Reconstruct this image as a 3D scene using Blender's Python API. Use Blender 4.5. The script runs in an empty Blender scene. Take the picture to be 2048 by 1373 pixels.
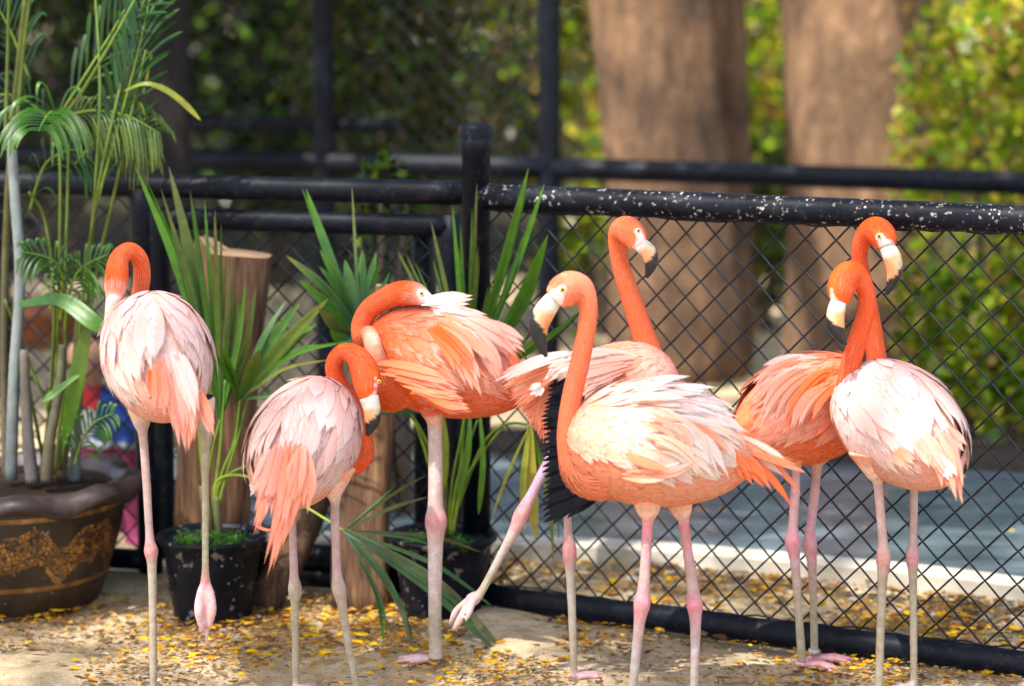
import bpy, bmesh, math, random
import numpy as np
from mathutils import Vector, Matrix, Quaternion
random.seed(7); np.random.seed(7)
SC = bpy.context.scene
COL = SC.collection
rnd = random.uniform

# ------------------------------------------------------------------ camera
FPX, CX, CY, CAMZ = 4835.0, 1024.0, 686.5, 1.69
PITCH = math.atan((CY + 35) / FPX)
cam_d = bpy.data.cameras.new('camera'); cam = bpy.data.objects.new('camera', cam_d); COL.objects.link(cam)
cam_d.sensor_width = 36; cam_d.lens = FPX / 2048 * 36
cam_d.clip_start = .1; cam_d.clip_end = 500
cam.location = (0, 0, CAMZ); cam.rotation_euler = (math.pi / 2 - PITCH, 0, 0)
cam_d.dof.use_dof = True; cam_d.dof.focus_distance = 5.75; cam_d.dof.aperture_fstop = 1.55
SC.camera = cam

# ------------------------------------------------------------------ world, sun, exposure
SUN_DIR = Vector((0.30, 0.36, -0.88)).normalized()          # the way the light travels
w = bpy.data.worlds.new('World'); SC.world = w; w.use_nodes = True
nt = w.node_tree; bg = nt.nodes['Background']
sky = nt.nodes.new('ShaderNodeTexSky'); sky.sky_type = 'NISHITA'; sky.sun_disc = False
sky.sun_elevation = math.asin(-SUN_DIR.z); sky.sun_rotation = math.atan2(-SUN_DIR.x, -SUN_DIR.y)
sky.air_density = 1.0; sky.dust_density = 3.0; sky.ozone_density = 0.6
nt.links.new(sky.outputs[0], bg.inputs[0]); bg.inputs[1].default_value = 0.15
sd = bpy.data.lights.new('sun', 'SUN'); sun = bpy.data.objects.new('sun', sd); COL.objects.link(sun)
sd.energy = 3.4; sd.angle = math.radians(0.6); sd.color = (1, .96, .90)
sun.rotation_euler = SUN_DIR.to_track_quat('-Z', 'Y').to_euler()
SC.view_settings.view_transform = 'Standard'; SC.view_settings.look = 'None'
SC.view_settings.exposure = 1.55; SC.view_settings.gamma = 1
SC.view_settings.use_curve_mapping = False
SC.cycles.use_denoising = True
SC.cycles.max_bounces = 6; SC.cycles.diffuse_bounces = 3; SC.cycles.transparent_max_bounces = 24
SC.cycles.caustics_reflective = False; SC.cycles.caustics_refractive = False

# ------------------------------------------------------------------ pixels to places
SP, CP = math.sin(PITCH), math.cos(PITCH)
def ray(px, py):
    x = (px - CX) / FPX; y = -(py - CY) / FPX
    return Vector((x, CP + y * SP, -SP + y * CP))
def P(px, py, Y):
    d = ray(px, py); return Vector((0, 0, CAMZ)) + d * (Y / d.y)
def G(px, py, z=0.0):
    d = ray(px, py); return Vector((0, 0, CAMZ)) + d * ((z - CAMZ) / d.z)
def M(px, Y):                       # length of px picture pixels at depth Y
    return px * Y / FPX

# ------------------------------------------------------------------ mesh helpers
def tag(o, label=None, cat=None, group=None, kind=None):
    if label: o['label'] = label
    if cat: o['category'] = cat
    if group: o['group'] = group
    if kind: o['kind'] = kind
    return o
def empty(name, loc=(0, 0, 0), label=None, cat=None, group=None):
    o = bpy.data.objects.new(name, None); COL.objects.link(o); o.location = loc
    o.empty_display_size = .05
    return tag(o, label, cat, group)
def link(name, me, parent=None):
    o = bpy.data.objects.new(name, me); COL.objects.link(o)
    if parent is not None:
        o.parent = parent; o.matrix_parent_inverse = Matrix.Translation(-world_loc(parent))
    return o
def world_loc(o):          # empties stand at their thing's base, meshes keep world coordinates
    return Vector(o.location) if o.type == 'EMPTY' else Vector((0, 0, 0))
class MB:
    """collects verts, faces, one colour per vert and one uv per vert"""
    def __init__(s): s.v = []; s.f = []; s.c = []; s.u = []; s.n = []; s.a = []
    def add(s, vs, fs, col=(1, 1, 1), uvs=None, nor=None, al=None):
        b = len(s.v); s.v.extend([tuple(p) for p in vs]); s.f.extend([tuple(i + b for i in f) for f in fs])
        n = len(vs)
        if len(col) == n and not isinstance(col[0], (int, float)): s.c.extend(col)
        else: s.c.extend([col] * n)
        s.u.extend(uvs if uvs is not None else [(0, 0)] * n)
        s.a.extend(al if al is not None else [1.0] * n)
        s.n.extend([tuple(q) for q in nor] if nor is not None else [(0, 0, 0)] * n)
        return b
    def mesh(s, name, mat, smooth=True):
        me = bpy.data.meshes.new(name)
        me.from_pydata(s.v, [], s.f)
        n = len(s.v)
        a = me.attributes.new('Col', 'FLOAT_COLOR', 'POINT')
        c = np.ones((n, 4), np.float32); c[:, :3] = np.array(s.c, np.float32).reshape(n, -1)[:, :3]; c[:, 3] = np.array(s.a, np.float32)
        a.data.foreach_set('color', c.ravel())
        uvl = me.uv_layers.new(name='UVMap')
        li = np.empty(len(me.loops), np.int32); me.loops.foreach_get('vertex_index', li)
        uvl.data.foreach_set('uv', np.array(s.u, np.float32).reshape(n, 2)[li].ravel())
        if smooth: me.polygons.foreach_set('use_smooth', np.ones(len(me.polygons), bool))
        me.materials.append(mat); me.update()
        if any(q != (0, 0, 0) for q in s.n[:3]): me.normals_split_custom_set_from_vertices(s.n)
        return me
    def build(s, name, mat, parent=None, smooth=True):
        return link(name, s.mesh(name, mat, smooth), parent)

def catmull(pts, n=6):
    """smooth path through rows of numbers (any width)"""
    p = np.array(pts, float); out = []
    for i in range(len(p) - 1):
        a = p[max(i - 1, 0)]; b = p[i]; c = p[i + 1]; d = p[min(i + 2, len(p) - 1)]
        for k in range(n):
            t = k / n
            out.append(.5 * ((2 * b) + (c - a) * t + (2 * a - 5 * b + 4 * c - d) * t * t + (3 * b - a - 3 * c + d) * t ** 3))
    out.append(p[-1]); return np.array(out)
def tube(pts, rad, sides=8, cap=True, squash=None, ref=None):
    """tube with per-point radius; returns verts, faces, uvs(angle, along)"""
    pts = [Vector(p) for p in pts]; n = len(pts)
    if isinstance(rad, (int, float)): rad = [rad] * n
    T = []
    for i in range(n):
        t = pts[min(i + 1, n - 1)] - pts[max(i - 1, 0)]
        T.append(t.normalized() if t.length > 1e-9 else Vector((0, 0, 1)))
    if ref is None:
        ref = Vector((0, 0, 1)) if abs(T[0].z) < .9 else Vector((1, 0, 0))
    N = (ref - T[0] * ref.dot(T[0])).normalized()
    vs, fs, uv = [], [], []; L = 0
    for i in range(n):
        if i:
            N = (N - T[i] * N.dot(T[i]))
            N = N.normalized() if N.length > 1e-6 else T[i].orthogonal().normalized()
            L += (pts[i] - pts[i - 1]).length
        B = T[i].cross(N)
        q = squash if squash else 1
        for k in range(sides):
            a = 2 * math.pi * k / sides
            vs.append(pts[i] + N * (math.cos(a) * rad[i]) + B * (math.sin(a) * rad[i] * q)); uv.append((k / sides, L))
    for i in range(n - 1):
        for k in range(sides):
            a = i * sides + k; b = i * sides + (k + 1) % sides
            fs.append((a, b, b + sides, a + sides))
    if cap:
        fs.append(tuple(range(sides - 1, -1, -1))); fs.append(tuple(range((n - 1) * sides, n * sides)))
    return vs, fs, uv
def lathe(prof, seg=40, center=(0, 0, 0), wave=None):
    cx, cy, cz = center; vs, fs, uv = [], [], []
    for j, (r, z) in enumerate(prof):
        for k in range(seg):
            a = 2 * math.pi * k / seg
            rr, zz = (r, z) if wave is None else wave(j, a, r, z)
            vs.append((cx + rr * math.cos(a), cy + rr * math.sin(a), cz + zz)); uv.append((k / seg, z))
    for j in range(len(prof) - 1):
        for k in range(seg):
            a = j * seg + k; b = j * seg + (k + 1) % seg
            fs.append((a, b, b + seg, a + seg))
    fs.append(tuple(range(seg - 1, -1, -1))); fs.append(tuple(range((len(prof) - 1) * seg, len(prof) * seg)))
    return vs, fs, uv
def box(mn, mx):
    x0, y0, z0 = mn; x1, y1, z1 = mx
    v = [(x0, y0, z0), (x1, y0, z0), (x1, y1, z0), (x0, y1, z0), (x0, y0, z1), (x1, y0, z1), (x1, y1, z1), (x0, y1, z1)]
    return v, [(0, 3, 2, 1), (4, 5, 6, 7), (0, 1, 5, 4), (1, 2, 6, 5), (2, 3, 7, 6), (3, 0, 4, 7)]

# ------------------------------------------------------------------ materials
def newmat(name):
    m = bpy.data.materials.new(name); m.use_nodes = True
    n = m.node_tree.nodes; l = m.node_tree.links
    return m, n, l, n['Principled BSDF']
def ramp(n, stops):
    r = n.new('ShaderNodeValToRGB'); e = r.color_ramp.elements
    while len(e) < len(stops): e.new(.5)
    for k, (p, c) in enumerate(stops):
        e[k].position = p; e[k].color = (*c, 1) if len(c) == 3 else c
    return r
def noise(n, l, scale, detail=3, vec=None, rough=.55):
    t = n.new('ShaderNodeTexNoise'); t.inputs['Scale'].default_value = scale; t.inputs['Detail'].default_value = detail
    t.inputs['Roughness'].default_value = rough
    if vec is not None: l.new(vec, t.inputs['Vector'])
    return t
def mixc(n, l, fac, a, b, mode='MIX'):
    m = n.new('ShaderNodeMix'); m.data_type = 'RGBA'; m.blend_type = mode
    for s, v in ((m.inputs[0], fac), (m.inputs[6], a), (m.inputs[7], b)):
        if isinstance(v, (int, float)): s.default_value = v
        elif isinstance(v, tuple): s.default_value = (*v, 1)
        else: l.new(v, s)
    return m.outputs[2]
def bump(n, l, h, b, strength=.3, dist=.01):
    q = n.new('ShaderNodeBump'); q.inputs['Strength'].default_value = strength; q.inputs['Distance'].default_value = dist
    l.new(h, q.inputs['Height']); l.new(q.outputs[0], b.inputs['Normal']); return q
def objco(n): return n.new('ShaderNodeTexCoord').outputs['Object']
def attr(n, name='Col'):
    a = n.new('ShaderNodeAttribute'); a.attribute_name = name; return a
def mapping(n, l, vec, scale):
    m = n.new('ShaderNodeMapping'); m.inputs['Scale'].default_value = scale; l.new(vec, m.inputs['Vector']); return m.outputs[0]

def mat_feather():
    m, n, l, b = newmat('feather')
    a = attr(n); uv = n.new('ShaderNodeTexCoord').outputs['UV']
    st = noise(n, l, 1.0, 3, mapping(n, l, uv, (9, 1.6, 1)))          # streaks along the feather
    r = ramp(n, [(.3, (.92, .78, .74)), (.6, (1, 1, 1))]); l.new(st.outputs[0], r.inputs[0])
    c = mixc(n, l, .75, a.outputs[0], r.outputs[0], 'MULTIPLY')
    l.new(c, b.inputs['Base Color']); b.inputs['Roughness'].default_value = .7
    b.inputs['Specular IOR Level'].default_value = .10
    fine = noise(n, l, 1.0, 2, mapping(n, l, uv, (60, 5, 1)))
    bump(n, l, fine.outputs[0], b, .25, .002)
    tr = n.new('ShaderNodeBsdfTranslucent'); l.new(c, tr.inputs[0])
    mx = n.new('ShaderNodeMixShader'); mx.inputs[0].default_value = .24
    l.new(b.outputs[0], mx.inputs[1]); l.new(tr.outputs[0], mx.inputs[2])
    # wispy barbs: the vane thins out toward its edges and tip
    barb = noise(n, l, 1.0, 3, mapping(n, l, uv, (26, 7, 1)), .7)
    k = n.new('ShaderNodeMath'); k.operation = 'MULTIPLY_ADD'; k.inputs[1].default_value = .75; k.inputs[2].default_value = -.42
    l.new(barb.outputs[0], k.inputs[0])
    k2 = n.new('ShaderNodeMath'); k2.operation = 'ADD'; l.new(k.outputs[0], k2.inputs[0]); l.new(a.outputs['Alpha'], k2.inputs[1])
    ra = ramp(n, [(.10, (0, 0, 0)), (.42, (1, 1, 1))]); l.new(k2.outputs[0], ra.inputs[0])
    tp_ = n.new('ShaderNodeBsdfTransparent'); m2 = n.new('ShaderNodeMixShader')
    l.new(ra.outputs[0], m2.inputs[0]); l.new(tp_.outputs[0], m2.inputs[1]); l.new(mx.outputs[0], m2.inputs[2])
    l.new(m2.outputs[0], n['Material Output'].inputs[0])
    return m
def mat_skin():
    m, n, l, b = newmat('plumage_skin')
    a = attr(n); o = objco(n)
    big = noise(n, l, 40, 5, o, .65); fn = noise(n, l, 260, 3, o)
    r = ramp(n, [(.3, (.80, .72, .72)), (.52, (1, 1, 1)), (.72, (1.06, 1.45, 1.7))]); l.new(big.outputs[0], r.inputs[0])
    c = mixc(n, l, .8, a.outputs[0], r.outputs[0], 'MULTIPLY')
    r2 = ramp(n, [(.35, (.86, .86, .86)), (.7, (1.05, 1.05, 1.05))]); l.new(fn.outputs[0], r2.inputs[0])
    c = mixc(n, l, .7, c, r2.outputs[0], 'MULTIPLY')
    lg = attr(n, 'leg')
    wv = n.new('ShaderNodeTexWave'); wv.bands_direction = 'Z'; wv.inputs['Scale'].default_value = 75
    wv.inputs['Distortion'].default_value = 2.2; wv.inputs['Detail Scale'].default_value = 6; l.new(o, wv.inputs['Vector'])
    h0 = n.new('ShaderNodeMath'); h0.operation = 'MULTIPLY'; h0.inputs[1].default_value = .45; l.new(wv.outputs[1], h0.inputs[0])
    h = n.new('ShaderNodeMath'); h.operation = 'MULTIPLY'; l.new(h0.outputs[0], h.inputs[0]); l.new(lg.outputs['Fac'], h.inputs[1])
    h2 = n.new('ShaderNodeMath'); h2.operation = 'ADD'; l.new(h.outputs[0], h2.inputs[0]); l.new(fn.outputs[0], h2.inputs[1])
    spot = noise(n, l, 60, 4, o)
    rs = ramp(n, [(.5, (0, 0, 0)), (.62, (1, 1, 1))]); l.new(spot.outputs[0], rs.inputs[0])
    k = n.new('ShaderNodeMath'); k.operation = 'MULTIPLY'; k.inputs[1].default_value = .6; l.new(rs.outputs[0], k.inputs[0])
    k2 = n.new('ShaderNodeMath'); k2.operation = 'MULTIPLY'; l.new(k.outputs[0], k2.inputs[0]); l.new(lg.outputs['Fac'], k2.inputs[1])
    c = mixc(n, l, k2.outputs[0], c, (.43, .37, .27))
    l.new(c, b.inputs['Base Color']); b.inputs['Roughness'].default_value = .75; b.inputs['Specular IOR Level'].default_value = .14
    bump(n, l, h2.outputs[0], b, .4, .002)
    return m
def mat_vcol(name, rough=.5, spec=.4, nscale=40, namt=.25, translucent=0, bmp=0):
    m, n, l, b = newmat(name); a = attr(n); t = noise(n, l, nscale, 4, objco(n))
    r = ramp(n, [(.3, (1 - namt,) * 3), (.7, (1 + namt * .4,) * 3)]); l.new(t.outputs[0], r.inputs[0])
    c = mixc(n, l, 1.0, a.outputs[0], r.outputs[0], 'MULTIPLY')
    l.new(c, b.inputs['Base Color']); b.inputs['Roughness'].default_value = rough; b.inputs['Specular IOR Level'].default_value = spec
    if bmp: bump(n, l, t.outputs[0], b, bmp, .004)
    if translucent:
        tr = n.new('ShaderNodeBsdfTranslucent')
        tc = mixc(n, l, 1.0, c, (1.5, 1.45, .5), 'MULTIPLY'); l.new(tc, tr.inputs[0])
        mx = n.new('ShaderNodeMixShader'); mx.inputs[0].default_value = translucent
        l.new(b.outputs[0], mx.inputs[1]); l.new(tr.outputs[0], mx.inputs[2]); l.new(mx.outputs[0], n['Material Output'].inputs[0])
    return m
def mat_pipe(name, spots, fs=75):
    m, n, l, b = newmat(name); o = objco(n)
    base = noise(n, l, 14, 5, o); r = ramp(n, [(.3, (.0022, .003, .006)), (.75, (.006, .0085, .015))]); l.new(base.outputs[0], r.inputs[0])
    c = r.outputs[0]
    if spots:
        s1 = noise(n, l, fs, 5, o, .6); s2 = noise(n, l, 11, 4, o)
        r1 = ramp(n, [(.595, (0, 0, 0)), (.65, (.8, .8, .8))]); l.new(s1.outputs[0], r1.inputs[0])
        r2 = ramp(n, [(.40, (0, 0, 0)), (.54, (1, 1, 1))]); l.new(s2.outputs[0], r2.inputs[0])
        v = n.new('ShaderNodeTexVoronoi'); v.inputs['Scale'].default_value = 33; l.new(o, v.inputs['Vector'])
        r3 = ramp(n, [(.08, (1, 1, 1)), (.13, (0, 0, 0))]); l.new(v.outputs['Distance'], r3.inputs[0])
        k = mixc(n, l, 1.0, r1.outputs[0], r3.outputs[0], 'ADD')
        k = mixc(n, l, 1.0, k, r2.outputs[0], 'MULTIPLY')
        kk = mixc(n, l, 1.0, k, (spots, spots, spots), 'MULTIPLY')
        c = mixc(n, l, kk, c, (.50, .48, .43))
    dust = noise(n, l, 30, 5, o); rd = ramp(n, [(.55, (0, 0, 0)), (.85, (.14, .14, .14))]); l.new(dust.outputs[0], rd.inputs[0])
    c = mixc(n, l, rd.outputs[0], c, (.16, .15, .13))
    l.new(c, b.inputs['Base Color']); b.inputs['Roughness'].default_value = .48; b.inputs['Specular IOR Level'].default_value = .14; bump(n, l, base.outputs[0], b, .08, .004)
    return m
def mat_sand():
    m, n, l, b = newmat('sand'); o = objco(n)
    a = noise(n, l, 2.2, 6, o); f = noise(n, l, 160, 4, o, .7); md = noise(n, l, 17, 6, o, .65)
    r = ramp(n, [(.3, (.34, .255, .150)), (.5, (.55, .44, .275)), (.72, (.70, .59, .40))]); l.new(md.outputs[0], r.inputs[0])
    r2 = ramp(n, [(.3, (.72, .7, .66)), (.7, (1.08, 1.06, 1.04))]); l.new(a.outputs[0], r2.inputs[0])
    c = mixc(n, l, 1, r.outputs[0], r2.outputs[0], 'MULTIPLY')
    r3 = ramp(n, [(.3, (.62, .6, .58)), (.62, (1.05, 1.05, 1.05))]); l.new(f.outputs[0], r3.inputs[0])
    c = mixc(n, l, .85, c, r3.outputs[0], 'MULTIPLY')
    v = n.new('ShaderNodeTexVoronoi'); v.inputs['Scale'].default_value = 70; l.new(o, v.inputs['Vector'])
    rv = ramp(n, [(.10, (1, 1, 1)), (.17, (0, 0, 0))]); l.new(v.outputs['Distance'], rv.inputs[0])
    c = mixc(n, l, rv.outputs[0], c, (.22, .16, .10))
    l.new(c, b.inputs['Base Color']); b.inputs['Roughness'].default_value = .95; b.inputs['Specular IOR Level'].default_value = .1
    h = n.new('ShaderNodeMath'); h.operation = 'MULTIPLY_ADD'; h.inputs[1].default_value = .35
    l.new(f.outputs[0], h.inputs[0]); l.new(md.outputs[0], h.inputs[2]); bump(n, l, h.outputs[0], b, .7, .02)
    return m
def mat_wood(name, dark=1.0):
    m, n, l, b = newmat(name); uv = n.new('ShaderNodeTexCoord').outputs['Object']
    g = noise(n, l, 1, 6, mapping(n, l, uv, (34, 34, 3.0)), .7); h = noise(n, l, 1, 3, mapping(n, l, uv, (7, 7, 1.6)))
    d = dark
    r = ramp(n, [(.33, (.022 * d, .011 * d, .006 * d)), (.48, (.13 * d, .066 * d, .032 * d)), (.68, (.30 * d, .17 * d, .085 * d))]); l.new(g.outputs[0], r.inputs[0])
    r2 = ramp(n, [(.32, (.5, .46, .45)), (.62, (1.1, 1.05, 1))]); l.new(h.outputs[0], r2.inputs[0])
    c = mixc(n, l, 1, r.outputs[0], r2.outputs[0], 'MULTIPLY')
    l.new(c, b.inputs['Base Color']); b.inputs['Roughness'].default_value = .8; bump(n, l, g.outputs[0], b, .9, .014)
    return m
def mat_cut():
    m, n, l, b = newmat('cut_wood'); o = objco(n)
    wv = n.new('ShaderNodeTexWave'); wv.wave_type = 'RINGS'; wv.rings_direction = 'Z'; wv.inputs['Scale'].default_value = 14
    wv.inputs['Distortion'].default_value = 3; l.new(o, wv.inputs['Vector'])
    r = ramp(n, [(.2, (.30, .17, .085)), (.8, (.52, .34, .20))]); l.new(wv.outputs[0], r.inputs[0])
    l.new(r.outputs[0], b.inputs['Base Color']); b.inputs['Roughness'].default_value = .85; return m
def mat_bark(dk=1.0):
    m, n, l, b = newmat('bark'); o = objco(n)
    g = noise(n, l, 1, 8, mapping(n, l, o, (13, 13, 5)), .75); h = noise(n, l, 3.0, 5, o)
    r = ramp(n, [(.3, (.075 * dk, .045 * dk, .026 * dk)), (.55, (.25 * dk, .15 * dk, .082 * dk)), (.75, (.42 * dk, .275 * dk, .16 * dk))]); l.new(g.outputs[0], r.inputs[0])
    r2 = ramp(n, [(.35, (.45, .42, .40)), (.65, (1.25, 1.15, 1.05))]); l.new(h.outputs[0], r2.inputs[0])
    c = mixc(n, l, 1, r.outputs[0], r2.outputs[0], 'MULTIPLY')
    l.new(c, b.inputs['Base Color']); b.inputs['Roughness'].default_value = .9; bump(n, l, g.outputs[0], b, .9, .04); return m
def mat_water():
    m, n, l, b = newmat('pond_water'); o = objco(n)
    a = noise(n, l, 1, 5, mapping(n, l, o, (1.5, 5, 1))); f = noise(n, l, 1, 3, mapping(n, l, o, (7, 26, 1)))
    r = ramp(n, [(.3, (.050, .070, .080)), (.55, (.115, .150, .170)), (.75, (.21, .255, .275))]); l.new(a.outputs[0], r.inputs[0])
    l.new(r.outputs[0], b.inputs['Base Color']); b.inputs['Roughness'].default_value = .16; b.inputs['Specular IOR Level'].default_value = .5
    bump(n, l, f.outputs[0], b, .25, .02); return m
def mat_concrete():
    m, n, l, b = newmat('concrete'); o = objco(n); a = noise(n, l, 9, 6, o)
    r = ramp(n, [(.3, (.36, .32, .25)), (.7, (.58, .53, .43))]); l.new(a.outputs[0], r.inputs[0])
    l.new(r.outputs[0], b.inputs['Base Color']); b.inputs['Roughness'].default_value = .9; bump(n, l, a.outputs[0], b, .3, .01); return m
def mat_glaze():
    """dark brown glazed clay with ochre bands and a coiling scaled ornament round the belly"""
    m, n, l, b = newmat('glazed_clay'); uvn = n.new('ShaderNodeTexCoord'); uv = uvn.outputs['UV']
    sep = n.new('ShaderNodeSeparateXYZ'); l.new(uv, sep.inputs[0])
    def math_(op, a, c=None, d=None):
        q = n.new('ShaderNodeMath'); q.operation = op
        for i, v in enumerate((a, c, d)):
            if v is None: continue
            if isinstance(v, (int, float)): q.inputs[i].default_value = v
            else: l.new(v, q.inputs[i])
        return q.outputs[0]
    U, V = sep.outputs[0], sep.outputs[1]                             # turn 0..1, height in metres
    body = noise(n, l, 20, 5, uvn.outputs['Object'])
    rb = ramp(n, [(.3, (.012, .007, .005)), (.7, (.038, .022, .014))]); l.new(body.outputs[0], rb.inputs[0])
    s = math_('SINE', math_('MULTIPLY', U, 2 * math.pi * 9))
    s2 = math_('SINE', math_('MULTIPLY_ADD', U, 2 * math.pi * 17, 1.3))
    mid = math_('MULTIPLY_ADD', s, .026, math_('MULTIPLY_ADD', s2, .012, .185))
    dist = math_('ABSOLUTE', math_('SUBTRACT', V, mid))
    inband = math_('LESS_THAN', dist, .052)
    vor = n.new('ShaderNodeTexVoronoi'); vor.feature = 'DISTANCE_TO_EDGE'; vor.inputs['Scale'].default_value = 1
    l.new(mapping(n, l, uv, (150, 85, 1)), vor.inputs['Vector'])
    cell = math_('GREATER_THAN', vor.outputs[0], .09)
    lines = math_('GREATER_THAN', math_('ABSOLUTE', math_('SUBTRACT', dist, .028)), .0022)
    orn = math_('MULTIPLY', math_('MULTIPLY', inband, cell), lines)
    b1 = math_('LESS_THAN', math_('ABSOLUTE', math_('SUBTRACT', V, .287)), .0065)
    b2 = math_('MULTIPLY', math_('LESS_THAN', math_('ABSOLUTE', math_('SUBTRACT', V, .088)), .007), .55)
    worn = noise(n, l, 26, 4, uvn.outputs['Object']); rw = ramp(n, [(.3, (.35, .35, .35)), (.6, (1, 1, 1))]); l.new(worn.outputs[0], rw.inputs[0])
    tot = math_('MAXIMUM', math_('MAXIMUM', orn, b1), b2)
    tot = math_('MULTIPLY', tot, rw.outputs[0])
    ochre = ramp(n, [(.3, (.22, .085, .012)), (.7, (.42, .19, .03))]); l.new(worn.outputs[0], ochre.inputs[0])
    c = mixc(n, l, tot, rb.outputs[0], ochre.outputs[0])
    d = noise(n, l, 55, 3, uvn.outputs['Object']); rd = ramp(n, [(.66, (0, 0, 0)), (.74, (.7, .7, .7))]); l.new(d.outputs[0], rd.inputs[0])
    c = mixc(n, l, rd.outputs[0], c, (.32, .29, .25))
    l.new(c, b.inputs['Base Color']); b.inputs['Roughness'].default_value = .45; bump(n, l, tot, b, .35, .006)
    return m

MF = mat_feather(); MS = mat_skin()
MBILL = mat_vcol('bill_horn', .38, .5, 60, .25, 0, .2)
MEYE = mat_vcol('eye', .08, .6, 5, 0)
MLEAF = mat_vcol('palm_leaf', .38, .45, 30, .3, .25)
MSTEM = mat_vcol('palm_stem', .55, .35, 24, .35, 0, .3)
MFOL = mat_vcol('foliage', .36, .4, 6, .3, .4)
MLIT = mat_vcol('litter', .8, .15, 60, .35, .15)
MPIPE = mat_pipe('black_pipe', .85); MPIPE2 = mat_pipe('black_gate_pipe', .05)
MWIRE = mat_vcol('coated_wire', .5, .25, 30, .4)
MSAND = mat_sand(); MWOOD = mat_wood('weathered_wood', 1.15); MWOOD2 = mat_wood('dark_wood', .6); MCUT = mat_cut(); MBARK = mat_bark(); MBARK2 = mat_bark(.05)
MWATER = mat_water(); MCONC = mat_concrete(); MGLAZE = mat_glaze()
MPOT = mat_pipe('black_plastic', .4, 22); MCLOTH = mat_vcol('cloth', .85, .15, 90, .2); MSOIL = mat_vcol('soil', .95, .1, 60, .5, 0, .6)
MMETAL = mat_vcol('ring_metal', .4, .5, 40, .2)
# ================================================================== SETTING
# ground: one sheet to the horizon, finely divided near the birds
def ground():
    xs = np.concatenate([[-120, -60, -25, -12, -6], np.linspace(-3, 3, 121), [6, 12, 25, 60, 120]])
    ys = np.concatenate([[-30, -10, 0, 3], np.linspace(4.6, 8.2, 91), [9, 10, 12, 15, 20, 30, 60, 150]])
    X, Y = np.meshgrid(xs, ys); Z = np.zeros_like(X)
    near = (np.abs(X) < 3) & (Y > 4.6) & (Y < 8.2)
    for k in range(26):
        a, f, ph = rnd(0, 6.28), rnd(4, 26), rnd(0, 6.28)
        Z += np.where(near, np.sin((X * math.cos(a) + Y * math.sin(a)) * f + ph) * .028 / f, 0)
    Z -= .004
    nx, ny = len(xs), len(ys)
    v = np.stack([X.ravel(), Y.ravel(), Z.ravel()], 1)
    f = [(j * nx + i, j * nx + i + 1, (j + 1) * nx + i + 1, (j + 1) * nx + i) for j in range(ny - 1) for i in range(nx - 1)]
    mb = MB(); mb.add([tuple(p) for p in v], f); o = mb.build('ground', MSAND); tag(o, kind='structure'); return o
ground()

mb = MB(); mb.add([(-40, 14.0, .004), (40, 14.0, .004), (40, 60, .004), (-40, 60, .004)], [(0, 1, 2, 3)], (.045, .038, .02)); tag(mb.build('dark_shade_floor', MSOIL, smooth=False), kind='structure')  # dark sheet over the far ground, background shade put into its colour
# pond and its kerb
front = [(300, 1108), (700, 1112), (1000, 1118), (1300, 1132), (1600, 1158), (1850, 1182), (2100, 1215), (2500, 1275)]
fr = catmull([tuple(G(*q))[:2] for q in front], 5)
back = np.array([tuple(G(*q))[:2] for q in [(2500, 985), (2048, 962), (1500, 938), (1000, 925), (300, 915)]])
poly = np.concatenate([fr, back])
mb = MB(); mb.add([(x, y, .035) for x, y in poly], [tuple(range(len(poly)))]); tag(mb.build('pond_water', MWATER, smooth=False), kind='structure')
def strip(path, w0, w1, z0, z1):
    vs, fs = [], []
    n = len(path)
    for i in range(n):
        t = path[min(i + 1, n - 1)] - path[max(i - 1, 0)]; t = t / np.linalg.norm(t); nn = np.array([t[1], -t[0]])
        a = path[i] + nn * w0; b = path[i] + nn * w1
        bev = .012
        vs += [(a[0], a[1], z0), (a[0], a[1], z1 - bev), (a[0] + nn[0] * bev * (1 if w1 > w0 else -1), a[1] + nn[1] * bev * (1 if w1 > w0 else -1), z1),
               (b[0] - nn[0] * bev * (1 if w1 > w0 else -1), b[1] - nn[1] * bev * (1 if w1 > w0 else -1), z1), (b[0], b[1], z1 - bev), (b[0], b[1], z0)]
    for i in range(n - 1):
        for k in range(5): fs.append((i * 6 + k, i * 6 + k + 1, (i + 1) * 6 + k + 1, (i + 1) * 6 + k))
    fs.append((0, 1, 2, 3, 4, 5)); fs.append(tuple(range((n - 1) * 6 + 5, (n - 1) * 6 - 1, -1)))
    return vs, fs
mb = MB(); mb.add(*strip(fr, 0.035, -0.05, -.02, .065)); tag(mb.build('pond_kerb', MCONC, smooth=False), kind='structure')
bk = back[::-1]
mb = MB(); mb.add(*strip(catmull(bk, 4), 0.03, -0.30, -.02, .07), (.05, .04, .03)); tag(mb.build('pond_bank', MSOIL), kind='structure')

# ------------------------------------------------------------------ fences
A_ = G(990, 1218); B_ = G(2048, 1352)
fd = Vector((B_.x - A_.x, B_.y - A_.y, 0)).normalized()
CORNER = Vector((A_.x, A_.y, 0)) - fd * .055
def wires(parent, O, d, length, z0, z1, p=.0402, q=.0402, r=.0028, sides=5, col=(.010, .012, .016)):
    n = int(length / p); rows = int((z1 - z0) / q)
    ang = math.atan2(d.y, d.x); meshes = []
    for par in (0, 1):
        pts = []
        for j in range(rows + 1):
            k = (j + par) % 2; s = 1 if k else -1
            z = z0 + (z1 - z0) * j / rows
            pts.append((k * p - s * .0045, 0, z - .004)); pts.append((k * p + s * .0012, -s * .0022, z)); pts.append((k * p - s * .0045, 0, z + .004))
        mb = MB(); mb.add(*tube(pts, r, sides)[:2], col); meshes.append(mb.mesh('wire', MWIRE))
    for i in range(n):
        o = link('wire', meshes[i % 2], parent); o.location = O + d * (i * p); o.rotation_euler = (0, 0, ang)
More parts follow.
